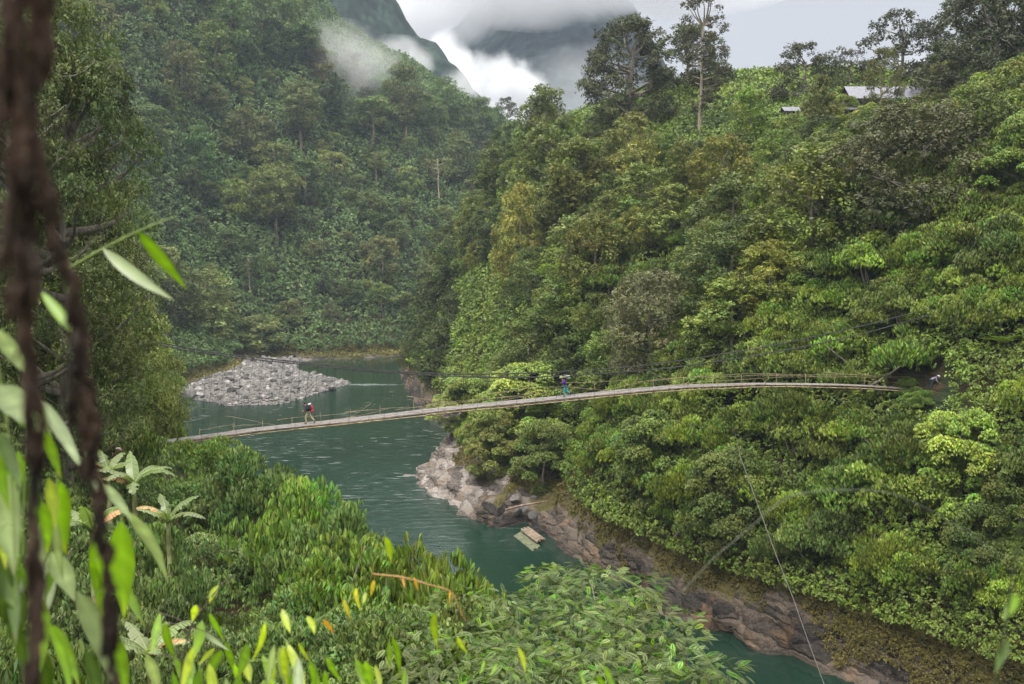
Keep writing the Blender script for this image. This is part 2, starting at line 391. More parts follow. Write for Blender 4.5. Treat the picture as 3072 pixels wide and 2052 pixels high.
def clump_leaves(clumps, r, leaf, aspect=.5, droop=.25, per=None, up=.55, tvar=.2, hvar=.012, shell=.55):
    """clumps: rows (x,y,z,rx,ry,rz).  leaves fill the outer shell of each clump"""
    Vs, Fs, Ts, off = [], [], [], 0
    for c in clumps:
        c = np.array(c, float); rad = c[3:6]
        K = 6; m = max(6, int(per*rad[0]*rad[1]/K)); n = m*K
        d = rand_dirs(m, r); d[:, 2] = np.where((d[:, 2] < -.1) & (r.rand(m) < .6), -d[:, 2]*.7, d[:, 2]); d = nrm(d)
        rr = (shell+(1-shell)*r.rand(m)**.5)[:, None]
        lump = 1+.3*fbm(d[:, 0]*2.3+c[0], d[:, 1]*2.3+c[1], d[:, 2]*2.3, seed=int(c[0]*13+c[1]*7) % 997, oct=2)[:, None]
        P = c[:3]+d*rr*rad*lump
        nn = nrm(d*.6+np.array([0, 0, up])+.45*r.normal(size=(m, 3)))
        cb = 1+tvar*r.normal(); ch = .5+hvar*r.normal(); T = tintrow(m, r, cb, .2, ch)
        rep_ = lambda a: np.repeat(a, K, axis=0)
        P, nn, T, d = rep_(P), rep_(nn), rep_(T), rep_(d); P = P+r.normal(size=(n, 3))*leaf*.42
        nn = nrm(nn+.38*r.normal(size=(n, 3))); T = T*(1+.08*r.normal(size=(n, 1))*np.array([[1, 0, 0]]))
        ax = nrm(np.cross(nn, rand_dirs(n, r))); ax = nrm(ax+d*.35-np.array([0, 0, droop]))
        nn = nrm(nn-ax*(nn*ax).sum(-1, keepdims=True))
        ln = leaf*(.6+.8*r.rand(n))
        V, F, T = kites(P, ax, nn, ln, ln*aspect, T)
        Vs.append(V); Fs.append(F+off); Ts.append(T); off += len(V)
    return np.concatenate(Vs), np.concatenate(Fs), np.concatenate(Ts)
def spray_template(nl, ln, wd, r, hang=.75):
    """fan of long drooping leaves hanging from a twig tip (bamboo-like)"""
    V, F = [], []
    for i in range(nl):
        a = (i+.5)/nl*2*math.pi*.8+r.rand()*.5; out = np.array([math.cos(a), math.sin(a), 0])
        A = nrm((out*(1-hang)+np.array([0, 0, -hang]))+.12*r.normal(size=3)); S = nrm(np.cross(A, out+1e-3)); l = ln*(.7+.5*r.rand())
        Nn = nrm(np.cross(S, A)); A2 = nrm(A+np.array([0, 0, -.5]))
        k = len(V); o = out*ln*.08
        V += [o, o+A*l*.45+S*wd*.5, o+A*l*.45+A2*l*.55, o+A*l*.45-S*wd*.5]; F.append((k, k+1, k+2, k+3))
    return np.array(V), np.array(F)
def frond_template(nl, ln, lw, r, curve=.25):
    """feathery compound leaf"""
    V, F = [], []
    for i in range(nl):
        t = (i+1)/nl; z = -curve*t*t*ln; b = np.array([t*ln, 0, z]); l = lw*math.sin(math.pi*min(1, t*.9+.12))
        for s in (-1, 1):
            k = len(V); tip = b+np.array([.35*l, s*l, -.15*l]); w = ln/nl*.45
            V += [b-np.array([w, 0, 0]), (b+tip)/2+np.array([-w, 0, .01]), tip, (b+tip)/2+np.array([w, 0, 0])]; F.append((k, k+1, k+2, k+3))
    return np.array(V), np.array(F)
def scatter(templates, P, X, Z, sc, tint, r):
    """copy small templates to points P with x axis X and up Z, baked in one mesh"""
    n = len(P); pick = r.randint(0, len(templates), n); Vs, Fs, Ts, off = [], [], [], 0
    Z = nrm(Z); X = nrm(X-Z*(X*Z).sum(-1, keepdims=True)); Y = np.cross(Z, X); Rm = np.stack([X, Y, Z], -1)
    for ti, (tv, tf) in enumerate(templates):
        m = pick == ti; k = m.sum()
        if not k: continue
        V = np.einsum('nij,vj->nvi', Rm[m], tv)*np.asarray(sc)[m][:, None, None]+P[m][:, None, :]
        F = (tf[None]+np.arange(k)[:, None, None]*len(tv)).reshape(-1, 4)
        Vs.append(V.reshape(-1, 3)); Fs.append(F+off); Ts.append(np.repeat(tint[m], len(tv), axis=0)); off += k*len(tv)
    return np.concatenate(Vs), np.concatenate(Fs), np.concatenate(Ts)
def hemi_points(clumps, r, per, lo=-.3):
    P, D, T = [], [], []
    for c in clumps:
        c = np.array(c, float); n = max(4, int(per*c[3]*c[4])); d = rand_dirs(n, r)
        d[:, 2] = np.where(d[:, 2] < lo, -d[:, 2]*.7, d[:, 2]); d = nrm(d)
        lump = 1+.25*fbm(d[:, 0]*2.5+c[0], d[:, 1]*2.5, d[:, 2]*2.5+c[1], seed=3, oct=2)[:, None]
        P.append(c[:3]+d*c[3:6]*(.62+.38*r.rand(n)**.5)[:, None]*lump); D.append(d)
        T.append(tintrow(n, r, 1+.2*r.normal(), .24, .5+.012*r.normal()))
    return np.concatenate(P), np.concatenate(D), np.concatenate(T)

# ------------------------------------------------------------------ tree prototypes (metres)
def limb(mb, a, b, r0, r1, r, bend=.15, n=5, sides=5):
    a = np.array(a, float); b = np.array(b, float); L_ = np.linalg.norm(b-a); t = np.linspace(0, 1, n)[:, None]
    off = r.normal(size=3)*bend*L_; off[2] = abs(off[2])*.3-.12*L_
    mb.tube(a+(b-a)*t+off*np.sin(math.pi*t)*.6, r0+(r1-r0)*t[:, 0], sides)
def make_tree(name, h, R, crown_lo, nclump, leaf, per, seed, flat=.6, trunk_r=.28, shape='dome', pale=False, droop=.25, aspect=.5, crad=.32, limbs=12, spread=1.0, lean=0.0, shell=.5, spray=None, vine=False):
    r = np.random.RandomState(seed); cl = []; zlo = h*crown_lo; ch = h-zlo
    for i in range(nclump):
        for _ in range(30):
            u = r.rand(); z = zlo+ch*u
            if shape == 'dome': w = R*math.sqrt(max(.05, 1-(u-.25)**2/.6)) if u > .25 else R*(.55+.45*u/.25)
            elif shape == 'cone': w = R*(1-u)**.75
            elif shape == 'column': w = R*(.75+.3*math.sin(u*9+seed))*(1-max(0, u-.75)*2.2)
            elif shape == 'flat': w = R*(.35+.65*math.sin(math.pi*min(1, .25+u*.7)))
            else: w = R*math.sqrt(max(.05, 1-(2*u-1)**2))
            a = r.rand()*2*math.pi; q = w*(.35+.65*math.sqrt(r.rand()))*spread
            c = np.array([q*math.cos(a)+lean*z, q*math.sin(a), z])
            cr = R*crad*(.65+.7*r.rand())
            if all(np.linalg.norm(c-np.array(k[:3])) > .62*cr for k in cl) : break
        cl.append((c[0], c[1], c[2]-cr*flat*.7, cr, cr*(.8+.4*r.rand()), cr*flat))
    root = empty(name)
    mb = MB(); top = zlo+ch*.72; nn = 9; t = np.linspace(0, 1, nn)
    wob = np.cumsum(r.normal(size=(nn, 2))*.12*R*.25, axis=0); wob -= wob[0]
    tp = np.stack([wob[:, 0]+lean*t*top, wob[:, 1], -1.5+t*(top+1.5)], -1)
    mb.tube(tp, trunk_r*(1.25-.95*t)*np.where(t < .08, 1.35, 1), 8)
    order = sorted(cl, key=lambda k: -k[3])[:limbs]
    for k in order:
        zt = max(zlo*.8, min(top*.97, k[2]-.35*math.hypot(k[0], k[1]))); i = np.interp(zt, tp[:, 2], np.arange(nn)); i0 = int(i); f = i-i0; i1 = min(nn-1, i0+1)
        s = tp[i0]*(1-f)+tp[i1]*f
        limb(mb, s, k[:3], trunk_r*.42, trunk_r*.08, r)
        if limbs > 16:
            for q in range(2):
                e = np.array(k[:3])+np.array([r.normal()*k[3]*.7, r.normal()*k[3]*.7, k[5]*.5]); limb(mb, k[:3], e, trunk_r*.12, trunk_r*.04, r, n=4, sides=4)
    tr = mb.build('trunk', M_BARK, root, sm=True)
    if spray:
        nl, sl, sw, hang = spray; tm = [spray_template(nl, sl, sw, r, hang) for _ in range(4)]
        P, D, T = hemi_points(cl, r, per)
        V, F, T = scatter(tm, P, D+.5*r.normal(size=D.shape), np.tile([0, 0, 1.0], (len(P), 1))+D*.35+.15*r.normal(size=D.shape), .7+.6*r.rand(len(P)), T, r)
    else:
        V, F, T = clump_leaves(cl, r, leaf, aspect, droop, per, shell=shell)
    mesh_np('crown', V, F, M_LEAF, tint=T, parent=root)
    root['h'] = float(h); return root
def make_mound(name, R, h, nclump, per, seed, spray=(6, .42, .09, .75), crad=.36):
    """shrub / bamboo mound: overlapping humps down to the ground, drooping leaf sprays"""
    r = np.random.RandomState(seed); cl = []
    for i in range(nclump):
        a = r.rand()*2*math.pi; q = R*.78*math.sqrt(r.rand()); cr = R*crad*(.7+.6*r.rand())
        z = (h-cr)*math.sqrt(max(0, 1-(q/R)**2))*(.45+.55*r.rand()); cl.append((q*math.cos(a), q*math.sin(a), max(z, .1*h), cr, cr, cr*.8))
    root = empty(name); mb = MB()
    for k in cl[:9]: limb(mb, (r.normal()*.2*R, r.normal()*.2*R, -1.5), k[:3], .09*R/3, .03*R/3, r, sides=5)
    mb.build('stems', M_BARK, root, sm=True)
    nl, sl, sw, hang = spray; tm = [spray_template(nl, sl, sw, r, hang) for _ in range(5)]
    P, D, T = hemi_points(cl, r, per)
    V, F, T = scatter(tm, P, D+.5*r.normal(size=D.shape), np.tile([0, 0, 1.0], (len(P), 1))+D*.5+.2*r.normal(size=D.shape), .7+.6*r.rand(len(P)), T, r)
    mesh_np('foliage', V, F, M_LEAF, tint=T, parent=root)
    root['h'] = float(h); return root
PROTO = {
 'broad1': make_tree('broadleaf_tree', 11, 4.4, .06, 62, .36, 150, 11, flat=.95, crad=.27),
 'broad2': make_tree('broadleaf_tree', 12, 4.6, .12, 58, .36, 150, 12, flat=.85, crad=.27),
 'broad3': make_tree('broadleaf_tree', 12, 3.9, .02, 62, .36, 160, 13, flat=1.0, crad=.29),
 'fine1': make_tree('broadleaf_tree', 11, 4.8, .15, 90, .25, 300, 14, flat=.9, crad=.22),
 'oval1': make_tree('oval_crowned_tree', 17, 3.9, .32, 60, .38, 150, 15, shape='oval', crad=.33, flat=.95, trunk_r=.32),
 'oval2': make_tree('oval_crowned_tree', 19, 4.3, .38, 60, .38, 150, 16, shape='oval', crad=.31, flat=.9, trunk_r=.34),
 'umbrella1': make_tree('umbrella_tree', 14, 4.4, .58, 30, .38, 110, 17, shape='flat', crad=.27, flat=.6, trunk_r=.22),
 'umbrella2': make_tree('umbrella_tree', 16, 3.8, .62, 28, .38, 110, 18, shape='flat', crad=.30, flat=.65, trunk_r=.22),
 'vine1': make_tree('vine_draped_tree', 12, 2.5, .02, 44, .36, 150, 19, shape='column', crad=.46, flat=.9, trunk_r=.22, limbs=4),
 'vine2': make_tree('vine_draped_tree', 14, 2.9, .02, 50, .36, 140, 20, shape='column', crad=.42, flat=.9, trunk_r=.22, limbs=4),
 'mound1': make_mound('leafy_bush', 3.8, 4.6, 28, 84, 21, spray=(6, .32, .095, .72), crad=.32),
 'mound2': make_mound('leafy_bush', 3.4, 5.2, 30, 90, 22, spray=(6, .29, .09, .65), crad=.32),
 'mound3': make_mound('leafy_bush', 4.2, 4.2, 30, 80, 23, spray=(5, .36, .085, .78), crad=.32),
 'leafy1': make_tree('spreading_tree', 9, 4.2, .04, 60, .3, 100, 24, flat=.85, spray=(6, .26, .10, .45), crad=.26, trunk_r=.2),
 'leafy2': make_tree('spreading_tree', 10, 4.6, .06, 60, .3, 95, 25, flat=.75, spray=(6, .27, .10, .35), crad=.26, trunk_r=.2),
}
PROTO['near1'] = make_mound('drooping_bush', 3.0, 4.2, 30, 75, 41, spray=(6, .23, .07, .62), crad=.27)
PROTO['near2'] = make_mound('drooping_bush', 3.2, 5.0, 30, 66, 42, spray=(6, .30, .07, .75), crad=.27)
PROTO['near3'] = make_mound('broad_leaved_bush', 2.8, 3.6, 28, 95, 43, spray=(5, .17, .085, .5), crad=.28)
PROTO['glossy'] = make_tree('glossy_tree', 20, 5.5, .1, 120, .17, 520, 44, flat=.75, crad=.2, limbs=36, trunk_r=.4, shape='oval', shell=.3, aspect=.42, droop=.1)
PROTO['gloss2'] = make_tree('glossy_tree', 11, 4.2, .0, 90, .18, 420, 45, flat=.9, crad=.25, limbs=14, trunk_r=.25, shell=.4, aspect=.45)
PROTO['glossT'] = make_tree('glossy_tree', 18, 4.0, .42, 90, .18, 420, 46, flat=.9, crad=.25, limbs=24, trunk_r=.25, shell=.4, aspect=.45)
proto_used = {}
def plant(kind, x, y, z, sx, sz, color, label, cat, group=None, rz=None, bark=(1, 1, 1), name=None):
    p = PROTO[kind]
    o = p if kind not in proto_used else copy_tree(p)
    proto_used[kind] = 1
    if name: o.name = name
    o.location = (x, y, z); o.scale = (sx, sx, sz); o.rotation_euler = (0, 0, rz if rz is not None else random.random()*6.283)
    tag(o, label, cat, group)
    if not group and 'group' in o.keys(): del o['group']
    for ch in o.children: ch.color = (*color, 1) if ch.name.split('.')[0] in ('crown', 'foliage') else (*bark, 1)
    return o
def solve_D(px, py, h, lo, hi, step=.5):
    """nearest distance at which a plant of height h standing on the ground reaches pixel (px,py)"""
    D = np.arange(lo, hi, step); d = FW+RT*(px-512)/FPX+UP*(342-py)/FPX; P = CAM+d[None]*(D/d[1])[:, None]
    g = H(P[:, 0], P[:, 1]); ok = (g+h >= P[:, 2]) & (g > .2)
    if not ok.any(): return None
    i = int(np.argmax(ok)); return P[i, 0], P[i, 1], P[i, 2]-h, D[i]
placed = []
def put(kind, px, py, h, w=None, lo=60, hi=600, color=(.08, .12, .035), label='', cat='tree', group=None, **kw):
    for _ in range(5):
        s = solve_D(px, py, h, lo, hi)
        if s is not None: break
        h *= 1.2
    if s is None: print('NOPLACE', kind, px, py); return None
    if kind in ('gloss2', 'leafy1', 'leafy2') and px < 190 and h > 1.3*PROTO[kind]['h']: kind = 'glossT'
    p = PROTO[kind]; sz = h/p['h']; sx = (w if w else sz)
    placed.append((s[0], s[1]))
    return plant(kind, s[0], s[1], s[2], sx, sz, color, label, cat, group, **kw)

# ------------------------------------------------------------------ hand-placed trees
OL = (.11, .155, .045); MG = (.10, .15, .045); YG = (.135, .205, .05); DK = (.055, .085, .03); GG = (.10, .12, .065); FAR = (.10, .15, .06); FARL = (.135, .185, .07); LG = (.14, .22, .045)
PALE = (1.9, 1.8, 1.65); BR = (.8, .7, .6)
# --- skyline of the right-hand hill
PROTO['giant'] = make_tree('giant_tree', 29, 9.0, .06, 150, .40, 120, 31, flat=.85, crad=.19, limbs=34, trunk_r=.8, shape='oval', shell=.35)
PROTO['giantb'] = make_tree('giant_tree', 27, 7.5, .08, 120, .40, 120, 32, flat=.85, crad=.2, limbs=30, trunk_r=.6, shape='oval', shell=.35)
PROTO['open1'] = make_tree('open_crowned_tree', 16, 5.2, .25, 60, .34, 130, 33, flat=.75, crad=.22, limbs=24, trunk_r=.35, shell=.3)
PROTO['open2'] = make_tree('open_crowned_tree', 18, 6.0, .3, 60, .34, 130, 34, flat=.7, crad=.21, limbs=26, trunk_r=.38, shell=.3, shape='flat')
PROTO['cone'] = make_tree('conical_tree', 9, 4.2, .02, 110, .24, 210, 35, flat=.9, crad=.26, limbs=3, shape='cone', trunk_r=.2)
PROTO['thin'] = make_tree('slender_tree', 37, 4.6, .42, 64, .34, 150, 36, flat=.8, crad=.23, limbs=30, trunk_r=.42, shape='oval', shell=.2)
PROTO['round'] = make_tree('round_tree', 13, 6.2, .02, 120, .26, 150, 37, flat=.8, crad=.24, limbs=10, trunk_r=.4)
put('giant', 630, 14, 29, lo=200, hi=260, color=(.055, .068, .035), label='huge dark grey-green tree with heavy bent limbs, standing left of the slender pale-trunked tree', cat='tree', rz=.6)
put('giantb', 688, 24, 27, w=1.25, lo=215, hi=280, color=(.055, .068, .035), label='broad dark tree directly behind the slender pale-trunked tree', cat='tree')
put('thin', 704, -14, 37, lo=185, hi=215, color=(.06, .065, .035), label='very tall slender tree with long bare pale trunk on the right hill', cat='tree', bark=(1.35, 1.3, 1.2), rz=3.6)
put('broad3', 545, 82, 19, lo=190, hi=260, color=(.10, .14, .04), label='bright green ragged tree on the skyline left of the huge dark tree', cat='tree')
put('cone', 822, 76, 10, w=1.05, lo=130, hi=185, color=(.10, .125, .04), label='smooth cone-shaped green tree left of the house', cat='tree')
put('open1', 803, 42, 17, lo=190, hi=260, color=(.05, .06, .035), label='dark open-crowned tree standing alone against the sky behind the conical tree', cat='tree')
put('open1', 772, 82, 13, lo=260, hi=330, color=(.06, .07, .06), label='faint misty tree on the skyline left of the lone dark open-crowned tree', cat='tree')
put('open2', 846, 48, 15, lo=190, hi=250, color=(.055, .065, .035), label='dark open tree on the skyline just right of the conical tree', cat='tree')
put('open2', 904, 9, 24, lo=190, hi=240, color=(.05, .06, .04), label='tall dark umbrella-crowned tree on the skyline above the house', cat='tree')
put('open1', 884, 47, 13, w=.6, lo=150, hi=185, color=(.11, .125, .05), label='mossy bent-branched tree in front of the left end of the house', cat='tree', bark=(1.2, 1.3, .8))
put('broad2', 946, 60, 11, lo=150, hi=180, color=(.10, .12, .045), label='loose crowned tree in front of the right end of the house', cat='tree')
put('open2', 960, 20, 24, lo=200, hi=240, color=(.06, .075, .045), label='tall thin-stemmed tree in mist right of the house', cat='tree')
put('round', 915, 100, 17, w=1.45, lo=105, hi=165, color=(.065, .075, .045), label='large dark grey-green tree below the long metal-roofed house', cat='tree')
put('giantb', 1003, -30, 32, lo=150, hi=220, color=(.04, .05, .028), label='massive dark tree filling the upper right corner', cat='tree')
put('giantb', 975, -12, 30, lo=185, hi=240, color=(.045, .055, .03), label='massive dark tree left of the one in the upper right corner', cat='tree')
put('giantb', 1040, -10, 32, lo=140, hi=230, color=(.04, .05, .028), label='massive dark tree cut by the right edge of the picture', cat='tree')
put('broad3', 952, 36, 20, w=1.6, lo=170, hi=230, color=(.055, .07, .035), label='dark full-crowned tree right of the house below the corner trees', cat='tree')
put('oval1', 752, 88, 12, lo=140, hi=190, color=LG, label='bright green upright tree right of the slender pale trunk', cat='tree')
put('fine1', 722, 136, 12, lo=120, hi=180, color=(.15, .17, .04), label='yellow-green round tree at the foot of the slender pale trunk', cat='tree')
put('broad1', 630, 112, 12, lo=150, hi=210, color=(.13, .15, .055), label='pale olive crown below the huge dark tree', cat='tree')
put('round', 657, 270, 12.5, w=1.0, lo=90, hi=140, color=(.105, .12, .075), label='big rounded grey-green tree above the middle of the bridge', cat='tree')
put('fine1', 522, 186, 14, w=1.3, lo=120, hi=200, color=(.20, .22, .065), label='large yellow-olive tree in the middle of the right hill', cat='tree')
put('broad3', 450, 290, 15, w=1.15, lo=225, hi=300, color=(.055, .085, .03), label='dark dense tree on the point where the river disappears', cat='tree')
put('broad1', 424, 318, 10, lo=230, hi=300, color=(.06, .09, .03), label='dark tree leaning over the far bend of the river', cat='tree')
put('umbrella1', 515, 120, 12, lo=200, hi=300, color=(.09, .14, .06), label='layered green tree below the ridge gap', cat='tree')
put('broad1', 600, 214, 12, w=1.15, lo=110, hi=180, color=(.115, .135, .035), label='olive leaning tree above the bridge centre', cat='tree')
put('leafy1', 530, 362, 10, w=1.7, lo=95, hi=170, color=(.19, .28, .07), label='light green spreading tree behind the bridge left of the walking woman', cat='tree')
put('leafy2', 468, 376, 9, w=1.3, lo=120, hi=210, color=(.14, .21, .055), label='light green leafy tree reaching over the water behind the bridge', cat='tree')
put('leafy2', 495, 408, 9.5, w=1.05, lo=85, hi=140, color=(.13, .17, .05), label='pale green tree on the rock bank just below the bridge', cat='tree')
put('leafy1', 545, 420, 9, w=1.1, lo=85, hi=140, color=(.11, .16, .045), label='dark-limbed tree on the slope below the bridge, right of the rock bank', cat='tree')
for px, py, h in ((418, 300, 13), (432, 276, 15), (446, 250, 14), (412, 335, 9), (436, 325, 12), (458, 232, 14)):
    put(random.choice(['broad3', 'broad1', 'fine1']), px, py, h, w=h/11, lo=205, hi=330, color=(.075*random.uniform(.8, 1.3), .11, .04), label='dark olive tree on the wooded spur beside the far river bend', cat='tree', group='trees on the spur at the far river bend')
# --- hill across the river
put('oval2', 300, 77, 30, w=1.75, lo=330, hi=520, color=(.12, .165, .075), label='tall oval tree with a straight visible trunk high on the hill across the river', cat='tree', bark=(1.1, 1, .9))
put('oval1', 405, 62, 36, w=1.9, lo=360, hi=540, color=(.105, .14, .065), label='tallest tree at the ridge end of the far hill, beside the mist', cat='tree', bark=(1.5, 1.4, 1.2))
put('umbrella2', 438, 152, 24, w=1.6, lo=300, hi=480, color=(.12, .15, .07), label='umbrella tree with pale thin trunk near the foot of the far ridge', cat='tree', bark=PALE)
put('umbrella1', 333, 150, 17, w=1.4, lo=300, hi=460, color=(.16, .20, .08), label='layered tree standing out of creepers in the middle of the far hill', cat='tree')
put('broad2', 383, 235, 19, w=1.5, lo=300, hi=420, color=(.12, .14, .06), label='brownish round tree above the gravel bar', cat='tree')
put('broad1', 258, 315, 11, w=1.9, lo=290, hi=380, color=(.13, .18, .08), label='wide low tree overhanging the far bank behind the boulder bar', cat='tree')
put('vine2', 333, 72, 26, w=1.9, lo=330, hi=520, color=(.05, .08, .04), label='dark creeper-covered column tree right of the tall oval tree', cat='tree')
put('open1', 507, 97, 20, lo=380, hi=620, color=(.06, .07, .045), label='small thin tree standing above the gap in the ridge', cat='tree', bark=PALE)
for px, py, h in ((242, 106, 20), (200, 125, 20), (146, 104, 20), (212, 22, 24), (178, 42, 22), (262, -8, 26), (287, -6, 28), (306, 24, 22), (232, -6, 26), (352, 48, 18), (318, 46, 18), (372, 60, 17), (425, 92, 18), (445, 78, 20), (462, 98, 18), (480, 96, 18), (496, 106, 16), (390, 84, 17)):
    put(random.choice(['broad1', 'broad2', 'oval1', 'broad3']), px, py, h, w=h/11.5, lo=300, hi=560, color=tuple(c*random.uniform(.8, 1.25) for c in FAR), label='dark forest tree high on the far hill', cat='tree', group='ridge trees of the far hill', bark=BR)
# --- near left slope
put('glossy', 52, -16, 20, w=.85, lo=52, hi=90, color=(.08, .12, .05), label='tall glossy-leaved tree behind the hanging roots, upper left', cat='tree')
put('glossy', 8, 10, 18, w=.9, lo=50, hi=90, color=(.08, .115, .045), label='dark glossy tree at the left edge behind the hanging roots', cat='tree')
put('gloss2', 100, 182, 9, w=.7, lo=60, hi=110, color=(.12, .155, .06), label='pale-leaved small tree under the tall glossy-leaved tree', cat='tree')
for kind, px, py, h, w, c, lab in (
  ('gloss2', 104, 278, 9, .85, (.13, .19, .05), 'leafy tree topping the near left bank'),
  ('gloss2', 136, 300, 9, .8, (.125, .17, .055), 'brownish green leafy tree at the river edge of the near left bank'),
  ('leafy1', 150, 335, 7, .75, (.14, .21, .06), 'dense leafy tree bulging towards the gravel bar on the near left bank'),
  ('mound1', 157, 392, 5, .75, (.17, .28, .06), 'bright bush at the water side above the left bridge end'),
  ('leafy2', 128, 350, 7, .8, (.11, .17, .05), 'dark leafy tree in the middle of the near left bank'),
  ('gloss2', 100, 330, 8, .8, (.12, .18, .05), 'dark leafy tree on the near left bank behind the second hanging root'),
  ('leafy2', 70, 268, 8, 1.1, (.10, .16, .045), 'spreading tree behind the twisted hanging roots'),
  ('mound3', 40, 300, 8, 1.2, (.11, .17, .045), 'bush at the left edge of the near bank'),
  ('leafy1', 112, 395, 5.5, .75, (.12, .19, .05), 'leafy small tree just above the left bridge end'),
  ('gloss2', 152, 365, 6, .6, (.13, .20, .055), 'small leafy tree between the bright bush and the gravel bar'),
  ('mound3', 60, 380, 6, 1.2, (.11, .17, .045), 'shaded bush low at the left edge'),
  ('leafy2', 20, 210, 9, 1.2, (.12, .18, .045), 'spreading tree at the far left edge')):
    put(kind, px, py, h, w=w, lo=(86 if py > 325 else 79) if px > 95 else 60, hi=118, color=c, label=lab, cat='bush' if kind[:5] == 'mound' else 'tree')
GR = (.095, .165, .06); GR2 = (.11, .165, .075); GR3 = (.135, .235, .055)
for i, (kind, px, py, h, w, lo, hi, c, lab) in enumerate((
  ('near2', 205, 427, 3.6, 1.1, 50, 72, GR3, 'leafy bush under the left end of the bridge'),
  ('near1', 262, 425, 4.0, 1.15, 48, 72, GR, 'green bush with small hanging leaves just below the left part of the bridge'),
  ('near1', 296, 439, 4.2, 1.1, 44, 66, GR3, 'bush at the water edge just below the bridge, with bright hanging leaves'),
  ('near1', 320, 473, 4.2, 1.0, 40, 60, GR, 'hanging-leaved bush at the left river edge, second one down from the bridge'),
  ('near2', 345, 507, 4.2, 1.0, 38, 56, GR3, 'hanging-leaved bush at the left river edge, third one down from the bridge'),
  ('near1', 240, 465, 4.0, 1.15, 40, 60, GR2, 'greyish green bush in the middle of the near slope'),
  ('near1', 190, 465, 4.0, 1.1, 40, 60, GR, 'bush right of the banana plants'),
  ('near1', 140, 502, 3.6, 1.0, 34, 42, GR, 'bush in front of the large banana plant'),
  ('near1', 285, 507, 3.8, 1.1, 34, 52, GR, 'dense narrow-leaved bush half way down the near slope'),
  ('near1', 222, 517, 3.6, 1.0, 30, 48, GR2, 'narrow-leaved bush below the greyish green one'),
  ('near3', 170, 536, 3.2, .9, 28, 44, GR, 'low bush below the right-hand banana plant'),
  ('near1', 320, 571, 3.6, .9, 26, 40, GR, 'dark-hollowed bush left of the bright drooping bush'),
  ('near2', 428, 499, 5.0, 1.1, 38, 54, GR3, 'bright bush with long drooping leaves standing over the green water'),
  ('near2', 398, 515, 4.6, 1.0, 38, 52, (.12, .19, .04), 'bush with long drooping leaves left of the bright one over the water'),
  ('near2', 462, 535, 4.4, .8, 36, 50, GR3, 'drooping bush reaching furthest over the green water'),
  ('near3', 420, 564, 4.2, .95, 30, 44, (.10, .16, .05), 'small-leaved rounded bush in front of the drooping bushes'),
  ('near3', 375, 586, 3.6, .9, 26, 38, GR, 'small-leaved bush at the bottom centre'),
  ('near1', 260, 596, 3.2, .85, 22, 34, GR, 'narrow-leaved bush above the bottom bamboo leaves'),
  ('near1', 180, 606, 3.0, .8, 20, 32, GR2, 'bush behind the bottom bamboo leaves, left part'),
  ('near1', 110, 556, 3.2, .9, 22, 36, GR2, 'bush behind the hanging roots, lower left'),
  ('near1', 60, 496, 3.6, 1.0, 26, 44, GR, 'bush behind the hanging roots, middle left'),
  ('near2', 15, 516, 3.6, 1.0, 20, 40, (.06, .10, .03), 'dark bush at the lower left edge'),
  ('near1', 95, 446, 4.0, 1.1, 36, 60, GR, 'bush behind the banana plants'),
  ('near1', 60, 616, 2.8, .8, 14, 26, (.06, .10, .03), 'dark bush in the lower left corner'),
  ('near3', 330, 636, 3.0, .8, 18, 30, GR, 'low bush at the bottom edge under the yellowing bamboo leaves'),
  ('near3', 420, 646, 3.0, .8, 18, 30, GR, 'low small-leaved bush at the bottom edge, left of the feathery tree'))):
    put(kind, px, py, h, w=w, lo=lo, hi=hi, color=c, label=lab, cat='bush')
